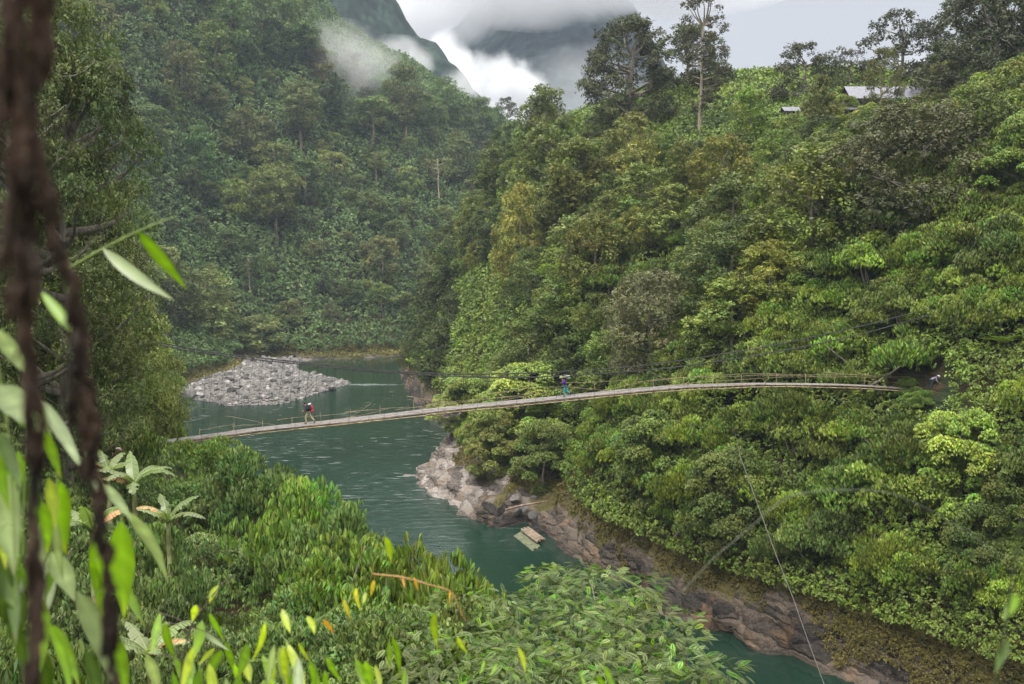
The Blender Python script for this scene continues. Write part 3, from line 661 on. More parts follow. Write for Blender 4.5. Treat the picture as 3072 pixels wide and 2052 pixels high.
def make_feathery():
    r = np.random.RandomState(51); root = empty('feathery_tree'); cl = []
    spots = []
    for px in range(405, 720, 19):
        for py in range(556, 700, 16):
            top = np.interp(px, [400, 440, 500, 545, 600, 625, 640, 700, 720], [640, 612, 588, 556, 558, 572, 594, 632, 680])
            if py < top or r.rand() < .12: continue
            Y = np.interp(py, [555, 690], [38, 26])+r.uniform(-1.5, 1.5); p = at(px+r.uniform(-9, 9), py+r.uniform(-6, 6), Y); spots.append(p)
    spots = np.array(spots); base = np.array([5.5, 34.0, Hs(5.5, 34)])
    root.location = base
    for p in spots-base: cl.append((p[0], p[1], p[2], .55+.5*r.rand(), .55+.5*r.rand(), .28+.14*r.rand()))
    mb = MB(); fork = np.array([.2, -.3, 5.0]); mb.tube([(0, 0, -1), (.1, -.1, 2), tuple(fork)], [.28, .22, .18], 8)
    for p in cl[::2]: limb(mb, fork, p[:3], .10, .02, r, n=6)
    mb.build('trunk', M_BARK, root, sm=True)
    tm = [frond_template(15, .40, .075, r, .3) for _ in range(5)]
    P, D, T = hemi_points(cl, r, 105, lo=-.15); T[:, 2] *= .9; T[:, 0] *= .85+.5*(r.rand(len(P)) < .4)
    tips = r.rand(len(P)) < .2; T[tips, 0] *= 1.35; T[tips, 2] *= 1.7
    D2 = D.copy(); D2[:, 2] = 0; up = np.tile([0, 0, 1.0], (len(P), 1))+.35*r.normal(size=D.shape)
    V, F, T = scatter(tm, P, nrm(D2)+.7*r.normal(size=D.shape)*[1, 1, .3], up, .7+.6*r.rand(len(P)), T, r)
    o = mesh_np('crown', V, F, M_LEAF, tint=T, parent=root); o.color = (.085, .135, .052, 1)
    # climbing vine leaves mixed into the crown
    tm = [spray_template(4, .16, .11, r, .4) for _ in range(4)]
    cl2 = [(c[0], c[1], c[2]-.55, c[3]*.9, c[4]*.9, .5) for c in cl if r.rand() < .6]; P, D, T = hemi_points(cl2, r, 60, lo=-.8)
    V, F, T = scatter(tm, P, D+.5*r.normal(size=D.shape), np.tile([0, 0, 1.0], (len(P), 1))+D*.4, .7+.6*r.rand(len(P)), T, r)
    o = mesh_np('climber_leaves', V, F, M_LEAF, tint=T, parent=root); o.color = (.10, .165, .04, 1)
    tag(root, 'grey-green tree with layered feathery leaves at the bottom centre', 'tree')
make_feathery()
# --- fill: far hill
def skyline(px):
    return np.interp(px, [0, 270, 300, 345, 380, 430, 470, 500, 530, 545, 575, 600, 650, 700, 760, 800, 850, 940, 960, 1100], [-400, -400, 2, 50, 66, 90, 98, 112, 128, 95, 128, 118, 125, 132, 110, 104, 102, 96, 40, 40])
KEEP = [(872, 958, 372, 400, 94), (520, 880, 368, 396, 90), (848, 935, 84, 99, 176), (787, 799, 103, 109, 178), (500, 560, 480, 545, 125), (955, 1010, 350, 385, 95)]
def fill(zone, xr, yr, spacing, kinds, hr, tries, cols, cond, labelf, bark=(1, 1, 1), wr=(1, 1.35)):
    r = np.random.RandomState(zone); pts = [p for p in placed]; n = 0
    X = r.uniform(*xr, tries); Y = r.uniform(*yr, tries); Z = H(X, Y)
    pxs, pys, ds = proj(np.stack([X, Y, Z], -1)); dR = DR(X, Y); dL = DL(X, Y)
    for i in range(tries):
        k = kinds[r.randint(len(kinds))]; h = (hr[0]+(hr[1]-hr[0])*r.rand()**1.3)*(PROTO[k]['h']/12.0)**.6
        if not (-30 < pxs[i] < 1054 and -60 < pys[i] < 720): continue
        if not cond(X[i], Y[i], Z[i], pxs[i], pys[i], dR[i], dL[i]): continue
        top = pys[i]-h*FPX/ds[i]; hw = .4*h*FPX/ds[i]
        if any(ds[i] < Dw and pxs[i]+hw > a and pxs[i]-hw < b and top < y1 and pys[i] > y0 for a, b, y0, y1, Dw in KEEP): continue
        if top < skyline(pxs[i])+3: continue
        s = spacing*(h/12.0)**.8*(1 if ds[i] > 150 else max(.6, ds[i]/150))
        if any((X[i]-a)**2+(Y[i]-b)**2 < s*s for a, b in pts): continue
        pts.append((X[i], Y[i])); c = cols[r.randint(len(cols))]; c = (np.array(c)*r.uniform(.8, 1.22)*np.array([r.uniform(.93, 1.07), 1, r.uniform(.85, 1.15)])).tolist()
        sz = h/PROTO[k]['h']; lab, cat, grp = labelf(k)
        plant(k, X[i], Y[i], Z[i]-.3, sz*r.uniform(*wr), sz, c, lab, cat, grp, bark=bark); n += 1
    print('fill', zone, n); placed.extend(pts[len(placed):])
KN = {'broad1': 'round-crowned', 'broad2': 'round-crowned', 'broad3': 'round-crowned', 'fine1': 'fine-leaved', 'oval1': 'oval-crowned', 'oval2': 'oval-crowned', 'umbrella1': 'umbrella-shaped', 'umbrella2': 'umbrella-shaped', 'vine1': 'creeper-draped', 'vine2': 'creeper-draped', 'mound1': 'bushy', 'mound2': 'bushy', 'mound3': 'bushy', 'leafy1': 'spreading', 'leafy2': 'spreading'}
def visible_far(x, y):
    # the line of sight from the camera clears the near ground (with some canopy)
    t = np.linspace(.1, .96, 40); g = H(x*t, y*t); zz = 35+(Hs(x, y)+9-35)*t
    return bool((g+np.where(y*t > 60, 2.0, 0.) < zz).all())
fill(101, (-330, 60), (190, 620), 8.6, ['broad1', 'broad2', 'broad3', 'oval1', 'oval2', 'umbrella1', 'umbrella2', 'vine1', 'vine2', 'vine1'], (9, 24), 12000,
     [FAR, FAR, FARL, (.115, .14, .07), (.06, .09, .04), (.05, .08, .04), (.10, .14, .055), (.14, .18, .075)],
     lambda x, y, z, px, py, dR, dL: dL > 12 and dR < -8 and y > 190 and visible_far(x, y) and (z > 28 or random.random() < .45),
     lambda k: ('%s forest tree among others on the hill across the river' % KN[k], 'tree', '%s trees on the hill across the river' % KN[k]), bark=(1.1, 1, .9))
# --- fill: right hill
cR = lambda x, y, z, px, py, dR, dL: dR > 0 and dR > dL and y > 62
def not_sight(x, y, z, h):   # keep the bridge end, path and house in view
    return True
fill(202, (-25, 150), (105, 330), 6.3, ['broad1', 'broad2', 'broad3', 'fine1', 'broad1', 'oval1', 'vine1', 'broad3', 'fine1', 'vine2'], (6.5, 15), 9000,
     [OL, OL, MG, (.09, .135, .04), DK, (.125, .18, .05), (.14, .175, .05), (.07, .11, .035)],
     lambda x, y, z, px, py, dR, dL: cR(x, y, z, px, py, dR, dL) and dR > 13 and z > 10 and visible_far(x, y) and not (830 < px < 950 and z > 55) and px < 1060,
     lambda k: ('%s tree among others on the right hillside' % KN[k], 'tree', '%s trees on the right hillside' % KN[k]))
fill(303, (-15, 75), (68, 170), 6.6, ['mound1', 'mound2', 'mound3', 'mound1', 'mound2', 'leafy1'], (7, 11.5), 7000,
     [LG, LG, YG, MG, (.13, .20, .04), (.10, .155, .04)],
     lambda x, y, z, px, py, dR, dL: cR(x, y, z, px, py, dR, dL) and dR > 3.4+5*smooth(118, 132, y)*(1-smooth(165, 182, y)) and not (880 < px and 345 < py < 400),
     lambda k: ('bright %s shrub among others on the steep right bank' % KN[k], 'bush', '%s shrubs on the steep right bank' % KN[k]), wr=(.85, 1.2))

# ------------------------------------------------------------------ carpets of leaves (uncountable)
def carpet(name, label, xr, yr, n, cond, leaf0, cell, amp, color, zoneh=0.0, seed=1, spray=False, cat='undergrowth', mat=None, bright=1.0, sizeclamp=(.12, .9), base_off=0.0, hz=.02):
    r = np.random.RandomState(seed); m = n*5; e = .25
    y0 = max(yr[0], 6.0); Y = y0*(yr[1]/y0)**r.rand(m); X = (r.uniform(-90, 1114, m)-512)/FPX*Y; D = np.hypot(X, Y)
    kk = (X > xr[0]) & (X < xr[1]); X, Y, D = X[kk], Y[kk], D[kk]
    z0 = H(X, Y); nx = (H(X+e, Y)-z0)/e; ny = (H(X, Y+e)-z0)/e; sl = np.sqrt(1+nx*nx+ny*ny)
    k2 = r.rand(len(X)) < np.clip(sl/2.5, .3, 1)
    X, Y, D, z0, nx, ny, sl = [a[k2] for a in (X, Y, D, z0, nx, ny, sl)]
    px, py, dd = proj(np.stack([X, Y, z0], -1)); dR = DR(X, Y); dL = DL(X, Y)
    ok = (px > -90) & (px < 1114) & (py > -120) & (py < 800) & cond(X, Y, z0, px, py, dR, dL)
    X, Y, D, z0, nx, ny, sl = [a[ok] for a in (X, Y, D, z0, nx, ny, sl)]
    if len(X) > n: X, Y, D, z0, nx, ny, sl = [a[:n] for a in (X, Y, D, z0, nx, ny, sl)]
    Nn = np.stack([-nx, -ny, np.ones_like(nx)], -1)/sl[:, None]
    b = lambda x, y: amp*(domes(x+.25*H(x, y)*0, y, cell, seed)+.35*domes(x, y, cell*.42, seed+3))
    # use a slope-following coordinate so bumps stay round on steep ground
    u = X+z0*.6; v = Y+z0*.6
    bb = amp*(domes(u, v, cell, seed)+.35*domes(u, v, cell*.42, seed+3)); ee = cell*.12
    bu = (amp*domes(u+ee, v, cell, seed)-amp*domes(u, v, cell, seed))/ee; bv = (amp*domes(u, v+ee, cell, seed)-amp*domes(u, v, cell, seed))/ee
    m = len(X); K = 1 if spray else 6; P = np.stack([X, Y, z0], -1)+Nn*(bb+base_off-r.rand(m)*.35*amp)[:, None]
    nn = nrm(Nn+np.stack([-bu, -bv, 0*bu], -1)*.8+np.array([0, 0, .4])+.4*r.normal(size=(m, 3)))
    ln = np.clip(leaf0*D, *sizeclamp)*(.6+.8*r.rand(m))
    zb = fbm(X/16, Y/16, z0/16, seed=seed+70, oct=3); ci = _hash(np.floor(u/cell).astype(np.int64), np.floor(v/cell).astype(np.int64), np.zeros(m, np.int64), seed)
    T = tintrow(m, r, bright*(1+.35*zb+.35*(ci-.5)), .22, .5+zoneh+hz*(fbm(X/11, Y/11, z0/11, seed=seed+80)), .01)
    if not spray:
        P, nn, T, ln = [np.repeat(a, K, axis=0) for a in (P, nn, T, ln)]; m *= K; P = P+r.normal(size=(m, 3))*(ln*.42)[:, None]; nn = nrm(nn+.38*r.normal(size=(m, 3))); ln = ln*(.7+.6*r.rand(m)); T[:, 0] *= 1+.1*r.normal(size=m)
    if spray:
        tm = [spray_template(6, 1.0, .24, r, .6) for _ in range(5)]
        V, F, T = scatter(tm, P, rand_dirs(m, r), nrm(nn*.5+np.array([0, 0, 1.0])), ln*1.25, T, r)
    else:
        ax = nrm(np.cross(nn, rand_dirs(m, r))-np.array([0, 0, .35])); nn = nrm(nn-ax*(nn*ax).sum(-1, keepdims=True))
        V, F, T = kites(P, ax, nn, ln, ln*.55, T)
    o = mesh_np(name, V, F, mat or M_LEAF, tint=T); o.color = (*color, 1)
    tag(o, label, cat, kind='stuff'); print(name, m); return o
carpet('creeper_cover', 'green creepers and undergrowth covering the hill across the river', (-320, 90), (135, 640), 130000,
       lambda x, y, z, px, py, dR, dL: (dL > 5) & (dR < 0) & (px < 560), .0026, 8.0, 4.5, (.07, .125, .05), seed=5, sizeclamp=(.4, 1.0))
carpet('slope_undergrowth', 'leafy undergrowth covering the right hillside', (-30, 190), (60, 330), 130000,
       lambda x, y, z, px, py, dR, dL: (dR > dL) & (dR > 2.4+6*smooth(118, 132, y)*(1-smooth(165, 182, y))) & ~((px > 895) & (px < 960) & (z > 20.6) & (z < 24.8) & (y < 94)), .0028, 4.2, 2.4, (.12, .19, .045), seed=6, sizeclamp=(.2, .7))
carpet('near_undergrowth', 'undergrowth of drooping narrow leaves on the near slope', (-90, 30), (5, 140), 70000,
       lambda x, y, z, px, py, dR, dL: (dL > .3) & (dL > dR) & (y > 9), .0042, 3.2, 1.5, (.11, .18, .055), seed=7, sizeclamp=(.1, .4), spray=True)
carpet('bank_grass', 'brown-green grass and moss above the river rocks', (-30, 75), (55, 190), 160000,
       lambda x, y, z, px, py, dR, dL: (dR > dL) & (dR > 1.0+4.5*smooth(118, 132, y)*(1-smooth(165, 182, y))+2*fbm(x/4, y/4, seed=90)) & (dR < 5+8*smooth(118, 132, y)), .0018, 1.6, .5, (.10, .095, .03), seed=8, cat='grass', sizeclamp=(.10, .3), hz=.025)
carpet('far_bank_grass', 'yellowish grass along the far river bank', (-130, 0), (195, 360), 60000,
       lambda x, y, z, px, py, dR, dL: (dL > 1.5) & (dL < 19) & (dR < 0), .0016, 4, .6, (.13, .13, .04), seed=9, cat='grass', sizeclamp=(.3, .6), hz=.025)

def ground_pt(px, py, lo=60, hi=400):
    D = np.arange(lo, hi, .25); d = FW+RT*(px-512)/FPX+UP*(342-py)/FPX; P = CAM+d[None]*(D/d[1])[:, None]; g = np.maximum(H(P[:, 0], P[:, 1]), 0)
    i = int(np.argmax(P[:, 2] <= g)); return np.array([P[i, 0], P[i, 1], g[i]])
# ------------------------------------------------------------------ bridge
M_DECK = plain('split_bamboo_deck', (.31, .285, .27), .85, scale=2.0, col2=(.10, .085, .075), bump=.5, stretch=(.8, 8, 8))
M_EDGE = plain('weathered_bamboo', (.20, .14, .09), .8, scale=3.0, col2=(.05, .038, .028), bump=.5)
M_POLE = plain('dry_bamboo', (.36, .29, .17), .65, scale=2.0, col2=(.16, .12, .07))
M_CABLE = plain('dark_cable', (.045, .042, .042), .6, scale=6, col2=(.02, .02, .02))
DK_PX = [(140,445,73.9),(147,444,74),(200,437,74.8),(272,427.5,76),(341,421,77.2),(437,409.5,79),(530,400.5,81),(625,391,83),(683,386,84.5),(755,383.7,86),(843,384.5,87.5),(921,389,89)]
CN_PX = [(130,338,72),(180,350,73.4),(227,357,74.5),(305,365,76),(341,369,76.7),(398,374,77.7),(437,376,78.4),(495,378,79.6),(532,378,80.4),(567,376,81.2),(632,372,82.6),(683,367,83.6),(748,357,85),(806,347,86.2),(872,332,87.6),(952,309,89.2)]
CF_PX = [(130,336,73.4),(180,348,74.8),(227,355,76),(305,363,77.3),(365,370,78.6),(404,373,79.4),(481,375,81),(536,373,82),(565,372,82.6),(626,368,83.8),(683,361,85),(748,350,86.4),(770,347,86.8),(854,328,88.6),(886,321,89.2),(935,307,90)]
def curve_px(tab, px):
    t = np.array(tab, float); return at(px, float(np.interp(px, t[:, 0], t[:, 1])), float(np.interp(px, t[:, 0], t[:, 2])))
def smooth_path(tab, n):
    t = np.array(tab, float); u = np.linspace(t[0, 0], t[-1, 0], n); k = 5
    Yp = np.interp(u, t[:, 0], t[:, 1]); Dp = np.interp(u, t[:, 0], t[:, 2])
    Yp2 = np.convolve(np.pad(Yp, k, 'edge'), np.ones(2*k+1)/(2*k+1), 'valid'); Yp2[:k] = Yp[:k]; Yp2[-k:] = Yp[-k:]
    return np.array([at(a, b, c) for a, b, c in zip(u, Yp2, Dp)])
def build_bridge():
    r = np.random.RandomState(3)
    c = smooth_path(DK_PX, 160); root = empty('suspension_bridge', tuple(c[80])); o0 = c[80].copy(); c = c-o0
    T = np.gradient(c, axis=0); T[:, 2] = 0; T = nrm(T); S = np.stack([T[:, 1], -T[:, 0], 0*T[:, 0]], -1)  # towards the camera
    W = np.interp(np.arange(160), [0, 50, 100, 135, 159], [.40, .46, .44, .38, .32])
    tilt = np.interp(np.arange(160), [0, 100, 130, 159], [.13, .12, .03, 0])
    mb = MB()
    # split-bamboo mats: long overlapping strips lying along the deck
    for lane in np.linspace(-1, 1, 9):
        i = 0
        while i < 158:
            L_ = r.randint(8, 22); j = min(159, i+L_); k = np.arange(i, j+1)
            off = S[k]*(lane*W[k])[:, None]; z = -(lane*W[k]*tilt[k])[:, None]*np.array([0, 0, 1])
            P = c[k]+off+z+np.array([0, 0, r.uniform(-.012, .02)])+np.linspace(0, r.uniform(-.03, .03), len(k))[:, None]*S[k]
            w = W[k][:, None]*.125; up = np.array([0, 0, .022])
            V = np.concatenate([P-S[k]*w+up, P+S[k]*w+up*.9, P+S[k]*w-up, P-S[k]*w-up]); n = len(k); F = []
            for q in range(n-1):
                for a, b in ((0, 1), (1, 2), (2, 3), (3, 0)): F.append((a*n+q, a*n+q+1, b*n+q+1, b*n+q))
            mb.add(V, F); i = j-r.randint(0, 2) if j < 159 else 159
    mb.build('deck', M_DECK, root)
    for side, nm in ((1, 'near'), (-1, 'far')):
        for lvl in range(2):
            mb = MB(); i = 0
            while i < 155:
                j = min(159, i+r.randint(12, 26)); k = np.arange(i, j+1)
                P = c[k]+S[k]*(side*(W[k]+.03+.05*lvl))[:, None]+np.array([0, 0, -.07-.13*lvl])-(side*W[k]*tilt[k])[:, None]*np.array([0, 0, 1])
                P = P+np.linspace(r.uniform(-.05, .05), r.uniform(-.05, .05), len(k))[:, None]*np.array([0, 0, 1])
                mb.tube(P, .045+.02*r.rand(), 6); i = j-3
            mb.build('edge_pole', M_EDGE if lvl == 0 else M_POLE, root, sm=True)
    # cross bearers under the deck
    mb = MB()
    for i in range(2, 158, 3):
        mb.tube([c[i]-S[i]*(W[i]+.18)+np.array([0, 0, -.12+W[i]*tilt[i]]), c[i]+S[i]*(W[i]+.2)+np.array([0, 0, -.13-W[i]*tilt[i]])], .035, 5)
    mb.build('cross_bearers', M_EDGE, root)
    for tab in (CN_PX, CF_PX):
        p = smooth_path(tab, 120)-o0; MBc = MB()
        for q in range(2): MBc.tube(p+np.array([0, .03*q, .05*q])+.012*r.normal(size=p.shape), .026, 5)
        MBc.build('main_cable', M_CABLE, root, sm=True)
    px = 168.0; t = np.array(DK_PX, float); n = 0
    while px < 905:
        for side, tab in ((1, CN_PX), (-1, CF_PX)):
            x = px+(9 if side < 0 else 0)+r.uniform(-2, 2); i = int(np.clip((x-147)/(921-147)*159, 1, 158))
            a = curve_px(tab, x)-o0; bpt = c[i]+S[i]*side*(W[i]+.08)+np.array([0, 0, -.2]); bpt = bpt+(a-bpt)*np.array([.25, .0, 0])
            h = MB(); m = (a+bpt)/2+r.normal(size=3)*.03; h.tube([a, m, bpt], .011 if side > 0 else .009, 4)
            h.tube([a+np.array([-.04, 0, .07]), a+np.array([.0, 0, .02]), a+np.array([.05, 0, -.07])], [.05, .065, .045], 6)
            if px < 830: h.build('hanger', M_CABLE, root); n += 1
        px += r.uniform(17, 20.5)
    # hand rails of tied bamboo
    def rail(pts, rad=.022, D=None):
        P = [at(x, y, (D or float(np.interp(x, t[:, 0], t[:, 2])))+off)-o0 for x, y, off in pts]
        P = np.array(P); u = np.linspace(0, 1, 12); Q = np.stack([np.interp(u, np.linspace(0, 1, len(P)), P[:, a]) for a in range(3)], -1)
        Q[1:-1] += r.normal(size=(10, 3))*.02
        MB().tube(Q, np.linspace(rad, rad*.6, 12), 5).build('hand_rail', M_POLE, root, sm=True)
    F_ = .75
    for pts in ([(225,416,F_),(250,420,F_),(278,426,F_)], [(232,426,F_),(262,424,F_)], [(277,420,F_),(300,417,F_),(341,414,F_),(372,409,F_)], [(290,424,F_),(330,420,F_),(360,416,F_),(390,408,F_)],
                [(341,424,-.7),(356,414,-.7),(371,403,-.7)], [(345,412,F_),(380,409,F_),(410,407,F_)], [(406,396,F_),(430,400,F_),(455,403,F_)], [(395,410,F_),(440,404,F_),(490,399,F_),(540,392,F_)],
                [(440,409,F_),(500,401,F_),(560,390,F_)], [(480,395,F_),(530,388,F_),(575,386,F_)], [(430,404,F_),(480,399,F_),(530,396,F_)], [(568,387,F_),(590,389,F_),(610,391,F_)], [(600,391,F_),(625,386,F_),(650,380,F_),(683,377,F_)],
                [(560,383,F_),(600,382,F_),(640,379,F_)], [(640,382,F_),(690,377,F_),(740,374,F_),(790,373,F_)], [(660,386,F_),(720,381,F_),(780,377,F_),(850,377,F_)], [(700,378,F_),(760,375,F_),(860,374,F_)],
                [(683,385,-.7),(700,375,-.7)], [(760,376,F_),(830,376,F_),(900,378,F_)], [(855,372,F_),(875,377,F_),(890,381,F_)], [(820,372,F_),(870,376,F_),(925,377,F_)], [(860,381,F_),(905,383,F_)], [(650,372,F_),(665,379,F_),(676,386,F_)], [(200,430,F_),(235,424,F_)]):
        rail(pts)
    for x in range(210, 900, 30):
        i = int((x-147)/(921-147)*159); b = c[i]-S[i]*(W[i]+.05); MB().tube([b+np.array([0, 0, -.15]), b+np.array([.03+.1*r.normal(), 0, .55+.4*r.rand()])], .012, 4).build('rail_post', M_POLE, root, sm=True)
    tag(root, 'long sagging footbridge of split bamboo hung from thin cables across the river', 'bridge')
build_bridge()

# ------------------------------------------------------------------ people
def solid(name, col, rough=.8): return plain(name, col, rough, scale=20, col2=tuple(c*.8 for c in col))
M_SKIN = solid('skin', (.36, .20, .13), .5); M_HAIR = solid('hair', (.015, .012, .011), .5)
def skin_mesh(name, verts, edges, radii, mat, parent, sub=1, root_i=0):
    me = bpy.data.meshes.new(name); me.from_pydata([tuple(v) for v in verts], edges, []); me.update()
    o = bpy.data.objects.new(name, me); COL.objects.link(o)
    m = o.modifiers.new('s', 'SKIN'); sv = me.skin_vertices[0].data if me.skin_vertices else None
    if sv is None:
        bpy.context.view_layer.objects.active = o; bpy.context.view_layer.update(); sv = me.skin_vertices[0].data
    for i, r in enumerate(radii): sv[i].radius = (r, r) if not isinstance(r, tuple) else r; sv[i].use_root = (i == root_i)
    m.use_smooth_shade = True
    if sub: q = o.modifiers.new('u', 'SUBSURF'); q.levels = sub; q.render_levels = sub
    dg = bpy.context.evaluated_depsgraph_get(); me2 = bpy.data.meshes.new_from_object(o.evaluated_get(dg))
    bpy.data.objects.remove(o); me2.materials.clear(); me2.materials.append(mat); me2.name = name
    o = bpy.data.objects.new(name, me2); COL.objects.link(o); o.parent = parent; return o
def blob(name, mat, parent, c, r3, seed=1, rot=(0, 0, 0), lump=.12, seg=14):
    bm = bmesh.new(); bmesh.ops.create_uvsphere(bm, u_segments=seg, v_segments=seg*2//3, radius=1)
    for v in bm.verts:
        n = 1+lump*float(fbm(np.array([v.co.x*1.7+seed]), np.array([v.co.y*1.7]), np.array([v.co.z*1.7]), seed=seed, oct=2)[0]); v.co = Vector((v.co.x*r3[0]*n, v.co.y*r3[1]*n, v.co.z*r3[2]*n))
    me = bpy.data.meshes.new(name); bm.to_mesh(me); bm.free(); me.shade_smooth(); me.materials.append(mat)
    o = bpy.data.objects.new(name, me); COL.objects.link(o); o.parent = parent; o.location = c; o.rotation_euler = rot; return o
def hand(V, E, Rr, wrist, d, side):
    """palm and five short fingers appended to the body skeleton"""
    d = nrm(np.array(d, float)); s = nrm(np.cross(d, [0.2, 1, 0.1])); k = len(V)-1
    palm = np.array(wrist)+d*.07; V.append(tuple(palm)); E.append((k, len(V)-1)); Rr.append(.026); p = len(V)-1
    for f, (o_, L_) in enumerate(((-.026, .065), (-.009, .078), (.009, .074), (.026, .06))):
        a = palm+s*o_+d*.03; V.append(tuple(a)); Rr.append(.009); E.append((p, len(V)-1)); b = a+d*L_*.6+np.array([0, 0, -.02]); V.append(tuple(b)); Rr.append(.007); E.append((len(V)-2, len(V)-1))
    a = palm-d*.03+s*.04; V.append(tuple(a)); Rr.append(.010); E.append((p, len(V)-1))
def figure(loc, rz, J, cols, label, extra=None, headscale=1.0):
    """J: joint positions (metres, x = facing direction)"""
    root = empty('person', tuple(loc), rz); m_top = solid('top_cloth', cols['top']); m_leg = solid('trouser_cloth', cols['legs']); m_shoe = solid('shoe', cols.get('shoe', (.03, .03, .03)))
    V = [J['pelvis'], J['chest'], J['neck'], J['head']]; E = [(0, 1), (1, 2), (2, 3)]; Rr = [.10, .12, .05, .085]
    for s in ('l', 'r'):
        for a, b, c_, sgn in ((J['sh'+s], J['el'+s], J['wr'+s], 1),):
            V.append(a); E.append((1, len(V)-1)); Rr.append(.05); V.append(b); E.append((len(V)-2, len(V)-1)); Rr.append(.038)
            V.append(c_); E.append((len(V)-2, len(V)-1)); Rr.append(.026); hand(V, E, Rr, c_, np.array(c_)-np.array(b), s)
        h = len(V); V.append(J['hip'+s]); E.append((0, h)); Rr.append(.08); V.append(J['kn'+s]); E.append((h, h+1)); Rr.append(.055)
        V.append(J['an'+s]); E.append((h+1, h+2)); Rr.append(.036); V.append(J['to'+s]); E.append((h+2, h+3)); Rr.append(.03)
    skin_mesh('body', V, E, Rr, M_SKIN, root)
    # head details: face
    hd = np.array(J['head'], float); f = nrm(np.array(J.get('face', (1, 0, -.1)), float))
    blob('face', M_SKIN, root, tuple(hd+np.array([0, 0, .01])), (.092*headscale, .078, .115), 3, lump=.03)
    blob('nose', M_SKIN, root, tuple(hd+f*.095+np.array([0, 0, -.005])), (.02, .013, .02), 3, lump=0, seg=8)
    for sy in (-1, 1):
        blob('eye', M_HAIR, root, tuple(hd+f*.083+np.array([0, sy*.03, .02])), (.009, .011, .007), 3, lump=0, seg=8)
        blob('ear', M_SKIN, root, tuple(hd+np.array([0, sy*.08, 0])), (.02, .012, .032), 3, lump=0, seg=8)
    blob('mouth', solid('lips', (.22, .09, .07)), root, tuple(hd+f*.085+np.array([0, 0, -.045])), (.009, .022, .006), 3, lump=0, seg=8)
    blob('hair', M_HAIR, root, tuple(hd-f*.022+np.array([0, 0, .035])), (.098, .09, .102), 5, lump=.1)
    # clothes
    V = [J['pelvis'], J['chest'], J['neck']]; E = [(0, 1), (1, 2)]; Rr = [.135, .15, .075]
    for s in ('l', 'r'):
        V.append(J['sh'+s]); E.append((1, len(V)-1)); Rr.append(.072); V.append(J['el'+s]); E.append((len(V)-2, len(V)-1)); Rr.append(.056)
        w = np.array(J['el'+s])*.2+np.array(J['wr'+s])*.8; V.append(tuple(w)); E.append((len(V)-2, len(V)-1)); Rr.append(.044)
    skin_mesh('jacket', V, E, Rr, m_top, root)
    V = [tuple(np.array(J['pelvis'])+np.array([0, 0, .03]))]; E = []; Rr = [.13]
    for s in ('l', 'r'):
        V.append(J['hip'+s]); E.append((0, len(V)-1)); Rr.append(.10); V.append(J['kn'+s]); E.append((len(V)-2, len(V)-1)); Rr.append(.078)
        V.append(tuple(np.array(J['kn'+s])*.08+np.array(J['an'+s])*.92)); E.append((len(V)-2, len(V)-1)); Rr.append(.062)
    skin_mesh('trousers', V, E, Rr, m_leg, root)
    for s in ('l', 'r'):
        a = np.array(J['an'+s]); t_ = np.array(J['to'+s]); skin_mesh('shoe', [tuple(a+(a-t_)*.2), tuple((a+t_)/2), tuple(t_)], [(0, 1), (1, 2)], [.05, .05, .04], m_shoe, root)
    tag(root, label, 'person')
    if extra: extra(root)
    return root
def deck_at(px, side=0.0):
    c = curve_px(DK_PX, px); return c
# walker with rucksack (faces left)
J1 = dict(pelvis=(0, 0, .93), chest=(.13, 0, 1.27), neck=(.22, 0, 1.47), head=(.33, 0, 1.58), face=(1, 0, -.45),
          shl=(.16, .17, 1.38), ell=(.12, .24, 1.12), wrl=(.33, .16, 1.08), shr=(.16, -.17, 1.38), elr=(.22, -.26, 1.12), wrr=(.42, -.22, .98),
          hipl=(.02, .09, .90), knl=(.20, .09, .50), anl=(.13, .09, .09), tol=(.32, .09, .04), hipr=(-.02, -.09, .90), knr=(-.18, -.09, .52), anr=(-.50, -.09, .20), tor=(-.42, -.09, .05))
c = deck_at(308); PERSON1 = figure((c[0]+.05, c[1]-.05, c[2]+.03), math.pi, J1, dict(top=(.035, .038, .05), legs=(.42, .36, .22), shoe=(.10, .08, .06)), 'person in dark jacket and tan trousers walking left along the bridge', None)
def rucksack():
    root = empty('rucksack', tuple(PERSON1.location), math.pi); red = solid('red_cloth', (.55, .03, .06)); dark = solid('black_cloth', (.03, .03, .035)); gr = solid('grey_cloth', (.45, .46, .48))
    blob('bag_body', dark, root, (-.17, 0, 1.25), (.15, .19, .30), 4, (0, .25, 0)); blob('lid', gr, root, (-.10, 0, 1.53), (.15, .18, .09), 5, (0, .4, 0)); blob('front_pocket', red, root, (-.30, 0, 1.28), (.07, .15, .22), 6, (0, .2, 0))
    blob('lower_pocket', red, root, (-.30, 0, 1.03), (.13, .17, .13), 7)
    for sy in (-1, 1): MB().tube([(-.08, sy*.14, 1.5), (.10, sy*.14, 1.52), (.26, sy*.14, 1.36), (.20, sy*.16, 1.1), (-.05, sy*.15, 1.0)], .02, 6).build('strap', dark, root, sm=True)
    tag(root, 'large black and red rucksack with grey lid on the back of the walking person', 'rucksack')
rucksack()
J2 = dict(pelvis=(-.02, 0, .90), chest=(.05, 0, 1.22), neck=(.12, 0, 1.40), head=(.20, 0, 1.50), face=(1, 0, -.25),
          shl=(.07, .15, 1.32), ell=(.20, .20, 1.12), wrl=(.24, .14, 1.36), shr=(.07, -.15, 1.32), elr=(.18, -.22, 1.13), wrr=(.24, -.15, 1.37),
          hipl=(0, .08, .87), knl=(.10, .08, .48), anl=(.02, .08, .09), tol=(.19, .08, .04), hipr=(-.02, -.08, .87), knr=(-.12, -.08, .48), anr=(-.42, -.08, .30), tor=(-.45, -.08, .12))
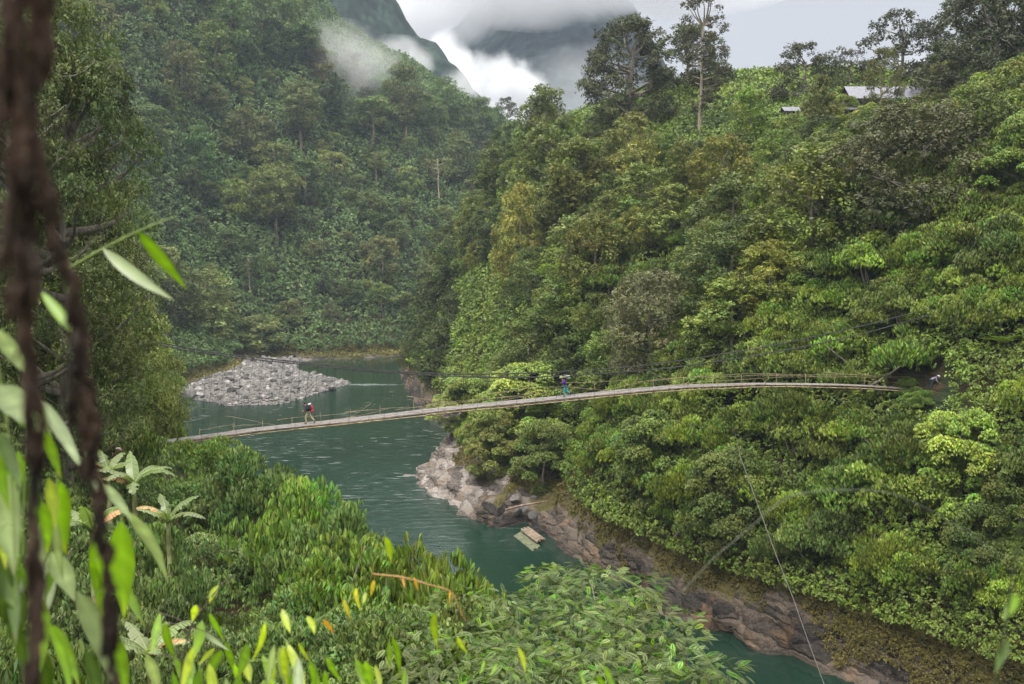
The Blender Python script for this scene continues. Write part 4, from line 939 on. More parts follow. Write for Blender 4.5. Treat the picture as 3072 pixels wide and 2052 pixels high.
c = deck_at(565); PERSON2 = figure((c[0], c[1]-.05, c[2]+.03), math.pi, J2, dict(top=(.13, .035, .33), legs=(.06, .32, .42), shoe=(.03, .04, .05)), 'person in purple top and turquoise trousers on the middle of the bridge', None)
def headload():
    root = empty('bundle', tuple(PERSON2.location), math.pi); cream = solid('cream_cloth', (.62, .55, .42)); yel = solid('pale_green_cloth', (.62, .68, .38)); teal = solid('faded_teal_cloth', (.25, .42, .34)); dk = solid('dark_cloth', (.03, .025, .03))
    blob('sack', cream, root, (-.10, 0, 1.70), (.34, .22, .10), 8, (0, .12, 0), .2); blob('hanging_bag', teal, root, (-.28, 0, 1.57), (.17, .18, .14), 9); blob('cloth_roll', yel, root, (.34, 0, 1.64), (.16, .17, .12), 10, lump=.25)
    blob('dark_roll', dk, root, (-.05, 0, 1.82), (.22, .16, .07), 11)
    MB().tube([(.30, .09, 1.56), (.29, 0, 1.62), (.30, -.09, 1.56)], .018, 5).build('head_strap', cream, root, sm=True)
    tag(root, 'pale cloth bundle with a dark roll carried above the purple top', 'bundle')
headload()
J3 = dict(pelvis=(-.05, 0, .80), chest=(.25, 0, 1.02), neck=(.44, 0, 1.08), head=(.55, 0, 1.06), face=(.9, 0, -.6),
          shl=(.33, .16, 1.03), ell=(.40, .20, .76), wrl=(.56, .14, .62), shr=(.33, -.16, 1.03), elr=(.42, -.2, .75), wrr=(.60, -.14, .60),
          hipl=(-.04, .09, .78), knl=(.12, .09, .44), anl=(0, .09, .09), tol=(.2, .09, .04), hipr=(-.06, -.09, .78), knr=(.04, -.09, .44), anr=(-.1, -.09, .09), tor=(.1, -.09, .04))
p3 = ground_pt(931, 390)+np.array([0, 0, -.05]); PERSON3 = figure(tuple(p3), R_(-12), J3, dict(top=(.36, .34, .48), legs=(.03, .08, .10)), 'person in a lilac shirt bending over at the right bridge end', None)
for px, py, h in ((899, 391, 1.3), (908, 384, 1.0), (918, 394, 1.5), (921, 401, 1.4), (912, 400, 1.8)):
    put('mound2', px, py-9, h*1.15, w=.3*h, lo=80, hi=96, color=(.10, .17, .045), label='small leafy plant on the bare earth at the right bridge end', cat='plant', group='small plants at the right bridge end', name='small_plant')
def cap3():
    root = empty('cloth_pack', tuple(p3), R_(-12)); blob('cloth', solid('white_cloth', (.62, .64, .68)), root, (.60, 0, 1.16), (.14, .12, .10), 12, (0, .5, 0)); blob('knot', solid('blue_cloth', (.30, .38, .5)), root, (.48, 0, 1.18), (.07, .09, .05), 13)
    tag(root, 'white cloth tied over the head of the bending person in lilac', 'head cloth')
cap3()
p4 = at(117, 470, 57.0); J4 = dict(J2); J4 = {k: ((v[0], v[1], v[2]) if k != 'face' else v) for k, v in J4.items()}
g4 = at(117, 451, 57.0); p4 = g4-np.array([0, 0, 1.55])
figure(tuple(p4), R_(200), J4, dict(top=(.06, .03, .07), legs=(.30, .24, .24)), 'person in dark purple half hidden behind the left banana leaves', None)
def pack4():
    root = empty('bundle', tuple(p4), R_(200)); blob('sack', solid('pink_cloth', (.50, .36, .34)), root, (-.05, 0, 1.66), (.2, .16, .10), 15); blob('sack_end', solid('dark_pink_cloth', (.36, .2, .2)), root, (-.2, 0, 1.58), (.1, .13, .09), 16)
    tag(root, 'pinkish bundle on the head of the half hidden person in purple', 'bundle')
pack4()

# ------------------------------------------------------------------ raft, log, boulders, bar
def raft():
    L0 = ground_water(529, 531); L1 = ground_water(545, 543); L2 = ground_water(518, 535); wd = float(np.linalg.norm(L2-L0))
    root = empty('bamboo_raft', tuple(L0)); ax = nrm(L1-L0); sd = nrm(L2-L0); r = np.random.RandomState(4); Ln = float(np.linalg.norm(L1-L0))
    mw = plain('wet_bamboo', (.16, .17, .09), .5, scale=2, col2=(.07, .08, .045)); md = plain('pale_bamboo', (.27, .21, .15), .75, scale=2, col2=(.12, .09, .06))
    for i in range(9):
        o = sd*(.19*i)+np.array([0, 0, .42+.02*r.rand()]); s = -r.rand()*.5
        MB().tube([o+ax*s, o+ax*(s+Ln*.5), o+ax*(s+Ln*(.95+.1*r.rand()))], .085, 7).build('pole', md, root, sm=True)
    for i in range(10):
        o = sd*(.19*i+1.3)+ax*(.3+.06*i)+np.array([0, 0, .06]); MB().tube([o-ax*.8, o+ax*Ln*.5, o+ax*(Ln*(.98+.12*r.rand()))], .085, 7).build('pole', mw, root, sm=True)
    for t_ in (.2, .8): MB().tube([ax*Ln*t_+np.array([0, 0, .53])-sd*.1, ax*Ln*t_+np.array([0, 0, .53])+sd*1.75], .035, 5).build('lashing_bar', md, root, sm=True)
    tag(root, 'small raft of pale and wet bamboo poles moored at the rocks', 'raft')
def ground_water(px, py):
    d = FW+RT*(px-512)/FPX+UP*(342-py)/FPX; return CAM+d*(-35/d[2])
raft()
def rock_mesh(seed, flat=.65, sub=3):
    bm = bmesh.new(); bmesh.ops.create_icosphere(bm, subdivisions=sub, radius=1); r = np.random.RandomState(seed)
    pl = [(nrm(r.normal(size=3)), .55+.3*r.rand()) for _ in range(11)]
    for v in bm.verts:
        p = np.array(v.co)
        for n, d in pl:
            k = p@n-d
            if k > 0: p = p-n*k*.92
        p = p*(1+.06*float(fbm(np.array([p[0]*3]), np.array([p[1]*3]), np.array([p[2]*3]), seed=seed, oct=2)[0])); v.co = (p[0], p[1]*.8, p[2]*flat)
    me = bpy.data.meshes.new('boulder'); bm.to_mesh(me); bm.free(); return me
M_ROCK = plain('river_stone', (.25, .24, .23), .8, scale=1.5, col2=(.10, .097, .095), bump=.5, objcol=True)
def rocks():
    r = np.random.RandomState(12); ms = [rock_mesh(i, .5+.3*r.rand()) for i in range(7)]
    for m in ms: m.materials.append(M_ROCK)
    cand = []
    X = r.uniform(-90, -40, 60000); Y = r.uniform(218, 318, 60000); d = hB(X, Y)[1]; dl = DL(X, Y); ok = (d > -.6) & (dl < 3); X = X[ok]; Y = Y[ok]
    Z = np.maximum(H(X, Y), 0); pts = []
    for x, y, z in zip(X, Y, Z):
        if len(pts) >= 300: break
        s = .55+1.0*r.rand()**2.2
        if any((x-a)**2+(y-b)**2 < (1.0*(s+q))**2*.8 for a, b, _, q in pts): continue
        pts.append((x, y, z, s))
    for x, y, z, s in pts:
        o = bpy.data.objects.new('boulder', ms[r.randint(7)]); COL.objects.link(o); o.location = (x, y, z+s*.12); o.scale = (s, s, s); o.rotation_euler = (r.normal()*.25, r.normal()*.25, r.rand()*6.3)
        g = r.choice([.25, .45, .7, .95, 1.3, 1.5]); o.color = (g, g*.97, g*.93, 1); tag(o, 'grey river boulder lying among many others on the stony bar', 'boulder', 'boulders on the river bar')
    # uncountable smaller stones
    bm = bmesh.new(); bmesh.ops.create_icosphere(bm, subdivisions=1, radius=1); tv = np.array([v.co[:] for v in bm.verts]); tf = np.array([[v.index for v in f.verts] for f in bm.faces]); bm.free()
    k = min(len(X), 9000); i = r.permutation(len(X))[:k]; s = .18+.32*r.rand(k)**2; a = r.rand(k)*6.3
    v = tv[None]*s[:, None, None]*np.array([1.2, .9, .6])+r.normal(size=(k, len(tv), 3))*.12*s[:, None, None]
    v = np.stack([v[..., 0]*np.cos(a)[:, None]-v[..., 1]*np.sin(a)[:, None], v[..., 0]*np.sin(a)[:, None]+v[..., 1]*np.cos(a)[:, None], v[..., 2]], -1)+np.stack([X[i], Y[i], Z[i]+.05], -1)[:, None]
    o = mesh_np('stones', v.reshape(-1, 3), (tf[None]+np.arange(k)[:, None, None]*len(tv)).reshape(-1, 3), M_ROCK); o.color = (.8, .78, .75, 1)
    tag(o, 'small grey stones between the boulders of the river bar', 'stones', kind='stuff')
    for (px, py, s, g, lab) in ((536, 521, 1.5, .33, 'dark angular slab standing above the bamboo raft'), (526, 514, .9, .55, 'small grey block left of the dark angular slab'), (515, 502, .9, .8, 'pale block lying in the brown grass above the fallen log'), (534, 500, .7, .7, 'small pale block in the grass, right of the larger one'), (466, 437, 1.2, .9, 'pale block at the upstream tip of the rock shore'), (518, 516, .8, .45, 'mossy block under the fallen log'), (185, 398, 3.4, .85, 'large smooth pinkish boulder at the left end of the stony bar')):
        p = ground_pt(px, py); o = bpy.data.objects.new('rock', ms[r.randint(7)]); COL.objects.link(o); o.location = tuple(p+np.array([0, 0, s*.35])); o.scale = (s, s*.9, s*1.1); o.rotation_euler = (r.normal()*.3, r.normal()*.3, r.rand()*6); o.color = (g, g*.96, g*.93, 1)
        tag(o, lab, 'rock')
    a = ground_pt(505, 514)+np.array([0, 0, .5]); b = ground_pt(548, 506)+np.array([0, 0, .6])
    o = MB().tube([a, (a*.6+b*.4)+np.array([0, 0, .1]), b], [.16, .14, .09], 8).build('fallen_log', plain('log_bark', (.30, .22, .18), .8, scale=2, col2=(.12, .08, .06)), sm=True); tag(o, 'long bare brown log lying across the rocks above the raft', 'log')
rocks()

# ------------------------------------------------------------------ houses
def houses():
    mr = plain('corrugated_metal', (.16, .16, .19), .5, scale=1.5, col2=(.11, .105, .13), spec=.6); mw = plain('dark_planks', (.20, .165, .15), .8, scale=2, col2=(.03, .028, .04)); mp = plain('house_post', (.22, .17, .13), .8)
    def house(pl, pr, pyr, pye, D, depth, wallh, lab, w2=None, stilts=False):
        a = at(pl, pye, D); b = at(pr, pye, D); zr = at((pl+pr)/2, pyr, D+depth*.5)[2]; ze = a[2]; L_ = b[0]-a[0]; cx = (a[0]+b[0])/2; cy = D+depth/2; root = empty('house', (cx, cy, ze-wallh))
        hz = wallh; rr = zr-ze; n = int(L_/.25); V, F = [], []
        for side in (-1, 1):
            k = len(V)
            for i in range(n+1):
                x = -L_/2-.4+(L_+.8)*i/n; cz = .03*(i % 2)
                V += [(x, 0, hz+rr+cz), (x, side*(depth/2+.5), hz-.12+cz), (x, side*(depth/2+.5), hz-.18+cz), (x, 0, hz+rr-.06+cz)]
            for i in range(n):
                q = k+4*i; F += [(q, q+1, q+5, q+4), (q+1, q+2, q+6, q+5), (q+2, q+3, q+7, q+6)]
        MB().add(V, F).build('roof', mr, root)
        m = MB(); m.box((0, -depth/2+.1, hz/2), (L_, .12, hz)); m.box((0, depth/2-.1, hz/2), (L_, .12, hz)); m.box((-L_/2+.06, 0, hz/2), (.12, depth-.4, hz)); m.box((L_/2-.06, 0, hz/2), (.12, depth-.4, hz))
        m.build('wall', mw, root)
        for x in (-.3, .22): f = MB().box((L_*x, -depth/2+.02, hz*.55), (1.0, .08, .9)).build('window', mp, root); MB().box((L_*x, -depth/2-.035, hz*.55), (.8, .04, .7)).build('pane', solid('dark_pane', (.02, .022, .03), .2), f)
        MB().box((0, -depth/2+.02, hz*.42), (.9, .08, hz*.82)).build('door', mp, root)
        for x in (-.5, -.17, .17, .5): MB().tube([(L_*x, -depth/2-.3, -2.0), (L_*x, -depth/2-.3, hz-.1)], .09, 6).build('post', mp, root)
        tag(root, lab, 'house')
    house(852, 932, 86.5, 98, 172, 6, 2.6, 'long house with a pale metal roof behind the trees on the right hilltop')
    house(786, 799, 107, 110.5, 176, 3.0, 1.2, 'small metal-roofed hut showing left of and below the long house')
    house(848, 862, 105.5, 109, 168, 2.6, 1.2, 'low lean-to roof just below the left end of the long house')
    house(966, 982, 132, 137, 140, 3, 1.8, 'small pale roof half hidden on the slope right of the grey-green tree')
houses()
for px, py, lab in ((790, 111, 'shrub hiding the walls of the small hut'), (856, 110, 'shrub hiding the lean-to below the long house'), (845, 95, 'leafy shrub covering the gable end of the long house'), (868, 103, 'leafy shrub in front of the left half of the long house'), (908, 102, 'leafy shrub in front of the right half of the long house')):
    put('leafy1' if px > 860 or px == 845 else 'mound2', px, py, 5.5, lo=140, hi=171, color=(.15, .20, .05), label=lab, cat='bush', name='shrub')

# ------------------------------------------------------------------ banana plants, tree ferns
def blade(L_, W, r, arch=.5, torn=.3):
    """one arching banana leaf along +x, torn into strips"""
    n = 14; V, F = [], []
    t = np.linspace(0, 1, n+1); a0 = .9; ang = a0-arch*3.0*t; dx = np.cos(ang)*L_/n; dz = np.sin(ang)*L_/n; X = np.concatenate([[0], np.cumsum(dx[:-1])]); Z = np.concatenate([[0], np.cumsum(dz[:-1])])
    wd = W*np.sin(math.pi*np.clip(t*.92+.06, 0, 1))**.6
    for s in (-1, 1):
        for i in range(n):
            j = 1 if r.rand() > torn else .55+.3*r.rand(); dr = .25*r.rand()
            k = len(V); w0 = wd[i]*j*.5; w1 = wd[i+1]*j*.5
            V += [(X[i], 0, Z[i]), (X[i+1]-.01, 0, Z[i+1]), (X[i+1]-.01*L_, s*w1, Z[i+1]-w1*(.35+dr)), (X[i]+.0, s*w0, Z[i]-w0*(.35+dr))]; F.append((k, k+1, k+2, k+3))
    return V, F, [(X[i], 0, Z[i]+.01) for i in range(n+1)]
M_BAN = leaf_material('banana_leaf', transl=.35, rough=.35, spec=.5, varv=.1); M_DEAD = plain('dead_leaf', (.45, .27, .13), .8, scale=4, col2=(.25, .13, .06))
M_STEM = plain('banana_stem', (.16, .19, .07), .6, scale=3, col2=(.10, .07, .03))
def banana(px, py, D, s, lab, seed, n=8):
    r = np.random.RandomState(seed); p = at(px, py, D); root = empty('banana_plant', tuple(p-np.array([0, 0, 1.6*s])), r.rand()*6); root.scale = (s, s, s)
    MB().tube([(0, 0, -1.5), (0, 0, .8), (.03, 0, 1.6)], [.12, .10, .06], 8).build('stem', M_STEM, root, sm=True)
    for i in range(n):
        L_ = r.uniform(1.3, 2.1); V, F, mid = blade(L_, .5, r, r.uniform(.25, .7)); V = np.array(V); a = i*2.4+r.rand()*.6
        me = MB(); me.add(V, F); o = me.build('leaf', M_BAN if i < n-1 else M_DEAD, root); o.location = (0, 0, 1.5); o.rotation_euler = (0, r.uniform(-.3, .1), a)
        tc = o.data.attributes.new('tint', 'FLOAT_COLOR', 'POINT'); tc.data.foreach_set('color', np.tile([r.uniform(.8, 1.3), .5, r.uniform(.6, 1), 1], (len(o.data.vertices), 1)).astype(np.float32).ravel()); o.color = (.12, .20, .07, 1)
        m = MB().tube(mid, np.linspace(.022, .006, len(mid)), 4).build('midrib', solid('midrib', (.30, .36, .14)), o, sm=True)
    tag(root, lab, 'banana plant')
banana(134, 484, 42, 1.05, 'large banana plant with torn leaves below the left bridge end', 61)
banana(108, 470, 46, .95, 'banana plant behind the hanging root in front of the half hidden person', 62)
banana(168, 520, 36, .8, 'small upright banana plant right of the large one', 63, 6)
banana(92, 528, 30, .9, 'ragged banana plant between the two hanging roots', 64)
banana(150, 655, 17, .6, 'withered banana plant at the bottom behind the bamboo leaves', 65)
def make_fern():
    r = np.random.RandomState(71); root = empty('tree_fern'); MB().tube([(0, 0, -1), (.05, 0, .5), (0, .05, 1.2)], [.11, .08, .07], 7).build('trunk', M_STEM, root, sm=True)
    Vs, Fs, Ts, off = [], [], [], 0
    for i in range(15):
        tv, tf = frond_template(16, 2.2, .42, r, .35); a = i*2*math.pi/15+r.rand()*.2; Rz = np.array([[math.cos(a), -math.sin(a), 0], [math.sin(a), math.cos(a), 0], [0, 0, 1]]); up = .35+.3*r.rand()
        tv = tv.copy(); tv[:, 2] += tv[:, 0]*up; tv = tv@Rz.T+np.array([0, 0, 1.2]); Vs.append(tv); Fs.append(tf+off); off += len(tv); Ts.append(np.tile([r.uniform(.85, 1.2), .5, 1], (len(tv), 1)))
    mesh_np('crown', np.concatenate(Vs), np.concatenate(Fs), M_LEAF, tint=np.concatenate(Ts), parent=root); root['h'] = 2.2; return root
PROTO['fern'] = make_fern()
for px, py, h, w, lo, hi, c, lab in ((305, 248, 3.7, 1.3, 280, 420, (.15, .24, .06), 'bright star-shaped tree fern on the far hill above the bar'), (283, 305, 3.7, 1.2, 280, 400, (.12, .18, .08), 'pale palm-like fern low on the far hill'), (966, 236, 3.7, 1.1, 90, 140, (.14, .22, .05), 'light green tree fern high on the right edge of the hillside'), (985, 262, 3.7, 1.1, 85, 130, (.14, .22, .05), 'light green tree fern below the first one at the right edge'),
        (1005, 328, 2.8, 1.0, 78, 120, (.15, .24, .06), 'broad fern at the right edge above the path'), (978, 343, 2.5, .9, 80, 120, (.12, .19, .05), 'fern left of the broad one above the path'), (972, 362, 1.6, .6, 75, 110, (.15, .24, .06), 'small fern beside the bare path'), (905, 335, 2.5, .9, 80, 120, (.09, .15, .04), 'dark hanging fern above the right bridge end'), (410, 180, 3.7, 1.2, 280, 460, (.11, .17, .05), 'tree fern on the far hill below the tall ridge tree'), (120, 365, 2.5, .9, 55, 95, (.08, .14, .05), 'dark fern hanging in the near left bank')):
    put('fern', px, py, h, w=w, lo=lo, hi=hi, color=c, label=lab, cat='fern')

# ------------------------------------------------------------------ hanging roots and bamboo close to the camera
M_ROOT = plain('mossy_root', (.06, .036, .024), .9, scale=22, col2=(.008, .007, .005), bump=.9, stretch=(1, 1, .45))
def hang_root(name_lab, paths, D, seed):
    r = np.random.RandomState(seed); P0 = at(*paths[0][0][:2], D); root = empty('hanging_root', tuple(P0))
    for k, (pts, rad) in enumerate([(p[:-1], p[-1]) for p in paths]):
        Q = np.array([at(x, y, D) for x, y in pts])-P0; n = len(pts)*9; u = np.linspace(0, len(pts)-1, n); S_ = np.stack([np.interp(u, np.arange(len(pts)), Q[:, a]) for a in range(3)], -1)
        S_ += np.stack([fbm(u*1.7, u*0, seed=seed+k, oct=3)*.012, fbm(u*1.7, u*0+5, seed=seed+k, oct=3)*.02, 0*u], -1)
        rr = (.46 if seed == 81 else .52)*rad/FPX*D*(1+.8*fbm(u*2.6, u*0+9, seed=seed+k, oct=4)); MB().tube(S_, rr, 9).build('strand', M_ROOT, root, sm=True)
        m = MB()
        for i in range(0, n, 1):
            for q in range(3):
                a = S_[i]+r.normal(size=3)*rr[i]*.5; m.tube([a, a+np.array([r.normal()*.004, r.normal()*.004, -.008-.02*r.rand()])], [.0035, .001], 4)
        m.build('rootlets', M_ROOT, root)
    tag(root, name_lab, 'root')
hang_root('twisted bundle of brown hanging roots out of focus at the left edge', [[(36,-30),(34,40),(30,95),(28,150),(26,210),(28,262),(24,300),14], [(20,-30),(24,80),(14,160),(20,230),(14,300),6], [(12,-30),(12,60),(8,130),(8,200),(10,260),11], [(52,-30),(42,50),(32,90),(38,150),(42,200),7], [(0,-30),(2,60),(-2,160),10]], .95, 81)
hang_root('knotted brown root hanging down the whole left side, out of focus', [[(34,255),(24,300),(30,370),(33,430),(34,500),(36,560),(34,620),(37,700),7.5], [(30,250),(26,330),(34,420),(30,480),5], [(34,540),(30,600),(36,700),5]], 1.05, 82)
hang_root('second brown root with a ragged dark tip, right of the thick bundle', [[(44,185),(56,240),(66,280),(76,330),(78,370),(73,415),7], [(70,300),(80,350),(90,400),(92,450),5.5], [(84,390),(92,430),(88,465),5]], 1.15, 83)
hang_root('thin brown root ending above the bottom edge among the silvery leaves', [[(92,440),(98,490),(104,520),(101,545),5.5], [(101,545),(104,600),(110,640),(114,610),5.5], [(112,595),(112,640),(118,684),(122,720),4]], 1.2, 84)
SKY_SHEEN = (.25, .34, .25); GRN = (.15, .30, .015); YLG = (.30, .42, .03); ORG = (.45, .25, .05); DKG = (.05, .10, .015)  # silvery tone: glaucous green with the sky's reflection painted into the leaf colour
def near_leaf(root, a, b, wpx, D, col, r, cam_off=.0):
    wpx *= 1.3 if D < 3 else .9
    b = (a[0]+(b[0]-a[0])*1.25, a[1]+(b[1]-a[1])*1.25)
    A = at(a[0], a[1], D+r.uniform(-.08, .08)*D/3); B = at(b[0], b[1], D+r.uniform(-.12, .12)*D/3+cam_off); L_ = np.linalg.norm(B-A); ax = (B-A)/L_; view = nrm(A-CAM)
    S_ = nrm(np.cross(ax, view)); S_ = nrm(S_+view*r.uniform(-.5, .5)); Nn = nrm(np.cross(S_, ax)); w = wpx/FPX*D*.44; n = 9; V, F = [], []
    sag = r.uniform(-.06, .10)
    for i in range(n+1):
        t = i/n; wd = w*(math.sin(math.pi*min(1, t**.72*.985+.015))**1.05); c = A+(B-A)*t+S_*sag*L_*math.sin(math.pi*t)*.6+Nn*.04*L_*math.sin(math.pi*t)
        V += [c-S_*wd-Nn*wd*.22, c, c+S_*wd-Nn*wd*.22]
        if i < n: k = 3*i; F += [(k, k+1, k+4, k+3), (k+1, k+2, k+5, k+4)]
    o0 = np.array(root.location); t = np.tile([r.uniform(.8, 1.2), .5, 1], (len(V), 1)); t[0::3, 0] *= .9; t[1::3, 0] *= 1.25; t[2::3, 0] *= .8; t[:, 0] *= 1+.12*r.normal(size=len(V)); t[-6:, 1] -= .05*r.rand()
    o = mesh_np('leaf', np.array(V)-o0, np.array(F), M_LEAFN, tint=t, parent=root, smooth_=True); o.color = (*col, 1)
def bamboo(lab, stem, D, leaves, seed, rad=.7, scol=(.22, .30, .08), smat=None, cat='bamboo branch'):
    r = np.random.RandomState(seed); P = np.array([at(x, y, D) for x, y in stem]); root = empty('bamboo_branch', tuple(P[0])); n = len(stem)*6; u = np.linspace(0, len(stem)-1, n)
    Q = np.stack([np.interp(u, np.arange(len(stem)), P[:, a]) for a in range(3)], -1)-P[0]; ke = np.ones(5)/5
    if len(stem) > 3: Q[2:-2] = np.stack([np.convolve(Q[:, a], ke, 'valid') for a in range(3)], -1)
    rr = np.linspace(rad, rad*.5, n)/FPX*D; rr[::6] *= 1.5; m = smat or solid('green_cane', scol, .5); MB().tube(Q, rr, 7).build('stem', m, root, sm=True)
    for a, b, w, col in leaves:
        near_leaf(root, a, b, w, D, col, r); A = at(a[0], a[1], D)-P[0]; j = int(np.argmin(np.linalg.norm(Q-A, axis=1)))
        if np.linalg.norm(Q[j]-A) > .004*D: MB().tube([Q[j], (Q[j]+A)/2+np.array([0, 0, .01]), A], [rr[j]*.6, rr[j]*.5, rr[j]*.4], 5).build('leaf_stalk', m, root, sm=True)
    tag(root, lab, cat)
bamboo('slanting bamboo shoot with one bright green and one silvery leaf against the far hill', [(66,270),(102,249),(140,230),(174,217)], 2.9, [((138,231),(178,279),12,GRN), ((102,248),(160,290),11,SKY_SHEEN)], 1, rad=1.3)
bamboo('single bright green bamboo leaf behind the second hanging root', [(38,280),(40,292)], 2.4, [((41,291),(74,333),10,GRN)], 2, rad=.8)
bamboo('cluster of large blurred silvery bamboo leaves at the left edge', [(-12,300),(0,380),(10,440),(14,520),(16,620)], 2.2, [((-5,328),(22,368),14,SKY_SHEEN), ((-2,385),(22,418),24,SKY_SHEEN), ((4,470),(13,557),24,SKY_SHEEN), ((1,530),(12,612),14,DKG), ((10,400),(30,430),12,GRN), ((-4,430),(16,480),12,DKG), ((-2,440),(8,500),10,GRN), ((8,560),(14,630),12,DKG), ((4,600),(22,660),13,DKG), ((-4,520),(4,560),10,YLG)], 3, rad=1.2)
bamboo('blurred bamboo spray with hanging silvery and green leaves beside the long root', [(30,372),(40,400),(52,440),(58,480),(50,560),(42,640)], 2.6, [((39,398),(76,460),13,SKY_SHEEN), ((36,396),(43,436),13,SKY_SHEEN), ((60,481),(65,541),19,GRN), ((48,478),(54,520),12,YLG), ((44,430),(58,470),10,GRN), ((50,552),(70,592),19,SKY_SHEEN), ((38,593),(41,658),17,GRN), ((48,622),(67,690),9,GRN), ((42,500),(46,545),10,GRN), ((56,520),(62,570),8,SKY_SHEEN), ((28,560),(36,600),10,DKG), ((42,660),(50,700),12,DKG), ((20,640),(30,700),12,DKG)], 4, rad=1.0)
bamboo('bamboo spray with a long bright green hanging leaf and silvery leaves, left centre', [(84,452),(104,484),(122,510),(128,560),(118,640)], 2.9, [((125,510),(160,570),11,SKY_SHEEN), ((121,521),(124,600),23,GRN), ((95,533),(101,602),15,GRN), ((77,592),(108,672),22,SKY_SHEEN), ((104,484),(127,514),9,SKY_SHEEN), ((126,588),(139,616),9,GRN), ((106,622),(122,690),13,GRN), ((84,452),(98,500),8,SKY_SHEEN), ((90,560),(96,600),8,GRN), ((86,650),(96,700),12,DKG)], 5, rad=.9)
bamboo('dark bamboo twig with small leaves rising from the bottom edge, left of centre', [(178,700),(183,660),(190,626),(209,600),(221,585),(233,575)], 4.4, [((218,585),(211,600),9,YLG), ((196,605),(193,620),10,YLG), ((160,613),(153,646),10,GRN), ((164,622),(173,652),11,GRN), ((202,620),(195,652),14,GRN), ((209,613),(222,637),8,GRN), ((199,630),(224,647),7,SKY_SHEEN), ((225,642),(234,669),10,GRN), ((215,648),(202,662),8,YLG), ((222,650),(208,675),13,GRN), ((146,654),(158,690),15,SKY_SHEEN), ((174,655),(184,690),10,GRN), ((187,660),(193,690),9,GRN)], 6, rad=1.0, scol=(.10, .08, .06))
bamboo('bamboo spray with wide silvery and yellow-green leaves at the bottom', [(296,700),(286,668),(285,645),(305,629),(341,604),(358,596)], 3.9, [((265,622),(254,655),8,YLG), ((282,609),(289,629),10,YLG), ((279,647),(288,690),16,SKY_SHEEN), ((286,642),(302,690),12,YLG), ((246,661),(250,679),12,YLG), ((326,657),(339,678),8,GRN), ((307,616),(313,631),9,YLG), ((323,620),(332,631),7,ORG), ((298,642),(308,658),5,YLG), ((262,655),(272,690),11,GRN), ((310,660),(322,690),10,GRN), ((234,664),(240,690),9,GRN), ((275,665),(266,690),9,YLG), ((343,599),(350,617),6,(.32, .30, .06)), ((356,588),(360,607),6,(.34, .34, .05)), ((366,592),(363,603),6,YLG)], 7, rad=.7)
_r = np.random.RandomState(99); _lv = []
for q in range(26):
    a = (_r.uniform(132, 395), _r.uniform(640, 690)); dx = _r.normal()*8; _lv.append((a, (a[0]+dx, a[1]+_r.uniform(22, 46)), _r.uniform(7, 15), [GRN, GRN, YLG, SKY_SHEEN, (.10, .21, .02)][_r.randint(5)]))
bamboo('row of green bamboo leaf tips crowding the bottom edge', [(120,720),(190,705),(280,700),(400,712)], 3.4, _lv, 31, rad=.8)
_lv = []
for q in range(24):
    a = (_r.uniform(-8, 62), _r.uniform(430, 660)); _lv.append((a, (a[0]+_r.normal()*9, a[1]+_r.uniform(30, 62)), _r.uniform(7, 15), [GRN, DKG, DKG, SKY_SHEEN, (.10, .21, .02)][_r.randint(5)]))
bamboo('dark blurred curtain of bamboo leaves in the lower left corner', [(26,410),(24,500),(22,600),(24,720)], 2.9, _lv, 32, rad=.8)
bamboo('withered orange-brown bamboo twig over the bushes at the bottom centre', [(372,574),(402,577),(427,584),(452,591),(460,610),(466,622)], 4.6, [((374,580),(371,594),7,(.40, .33, .06)), ((402,575),(404,586),4,ORG), ((414,577),(417,588),4,ORG), ((450,590),(449,602),3,ORG)], 8, rad=.9, scol=(.35, .19, .07))
for i, (a, b, w, st) in enumerate((((385,536),(390,559),10,[(384,531),(386,538)]), ((434,613),(437,642),10,[(428,590),(431,600),(434,613)]))):
    bamboo(('upper' if i == 0 else 'lower')+' single bright yellow-green hanging leaf over the small-leaved bushes', st, 4.4, [(a, b, w, (.26, .40, .02))], 20+i, rad=.5)
bamboo('pair of bright green upright leaves at the bottom centre', [(390,700),(391,680),(394,668)], 4.4, [((392,636),(398,671),8,GRN), ((389,641),(389,666),8,GRN), ((375,665),(380,690),8,YLG), ((405,668),(402,690),7,GRN)], 22, rad=.5)
bamboo('thin green twig with two small leaves crossing the feathery tree', [(430,642),(470,634),(505,630),(520,645),(530,680)], 4.0, [((457,637),(466,651),7,YLG), ((518,647),(524,668),7,YLG), ((497,663),(491,674),5,GRN), ((484,660),(480,672),4,GRN)], 23, rad=.4)
bamboo('arched stalk with two bright leaves at the bottom edge right of centre', [(586,700),(596,668),(606,661),(617,664)], 4.0, [((604,666),(617,690),8,GRN), ((597,675),(606,690),9,GRN), ((580,672),(586,690),5,GRN)], 24, rad=.6)
bamboo('long thin arching cane out of focus across the lower right', [(683,591),(712,559),(745,532),(785,497),(814,491),(862,489),(898,494),(949,520),(1000,555),(1016,580)], 2.6, [], 25, rad=.42, scol=(.16, .18, .12))
bamboo('short curved green tendril right of the feathery tree', [(617,575),(639,587),(661,603)], 4.2, [], 26, rad=.8)
bamboo('drooping green tendril tip above the dark water', [(690,634),(705,655),(718,676)], 4.2, [], 27, rad=.8)
bamboo('blurred dark green cane at the lower right edge', [(990,710),(1003,640),(1014,570),(1022,520)], 1.8, [((1018,595),(1006,616),10,GRN), ((1008,640),(998,668),9,DKG)], 28, rad=1.6, scol=(.06, .08, .03))
o = MB().tube([at(x, y, 30) for x, y in ((733,425),(740,456),(761,514),(776,555),(793,598),(807,638),(824,684),(835,715))], .012, 5).build('guy_wire', solid('wire', (.30, .28, .26)), sm=True); tag(o, 'thin pale wire running down to the bottom edge in the lower right', 'wire')

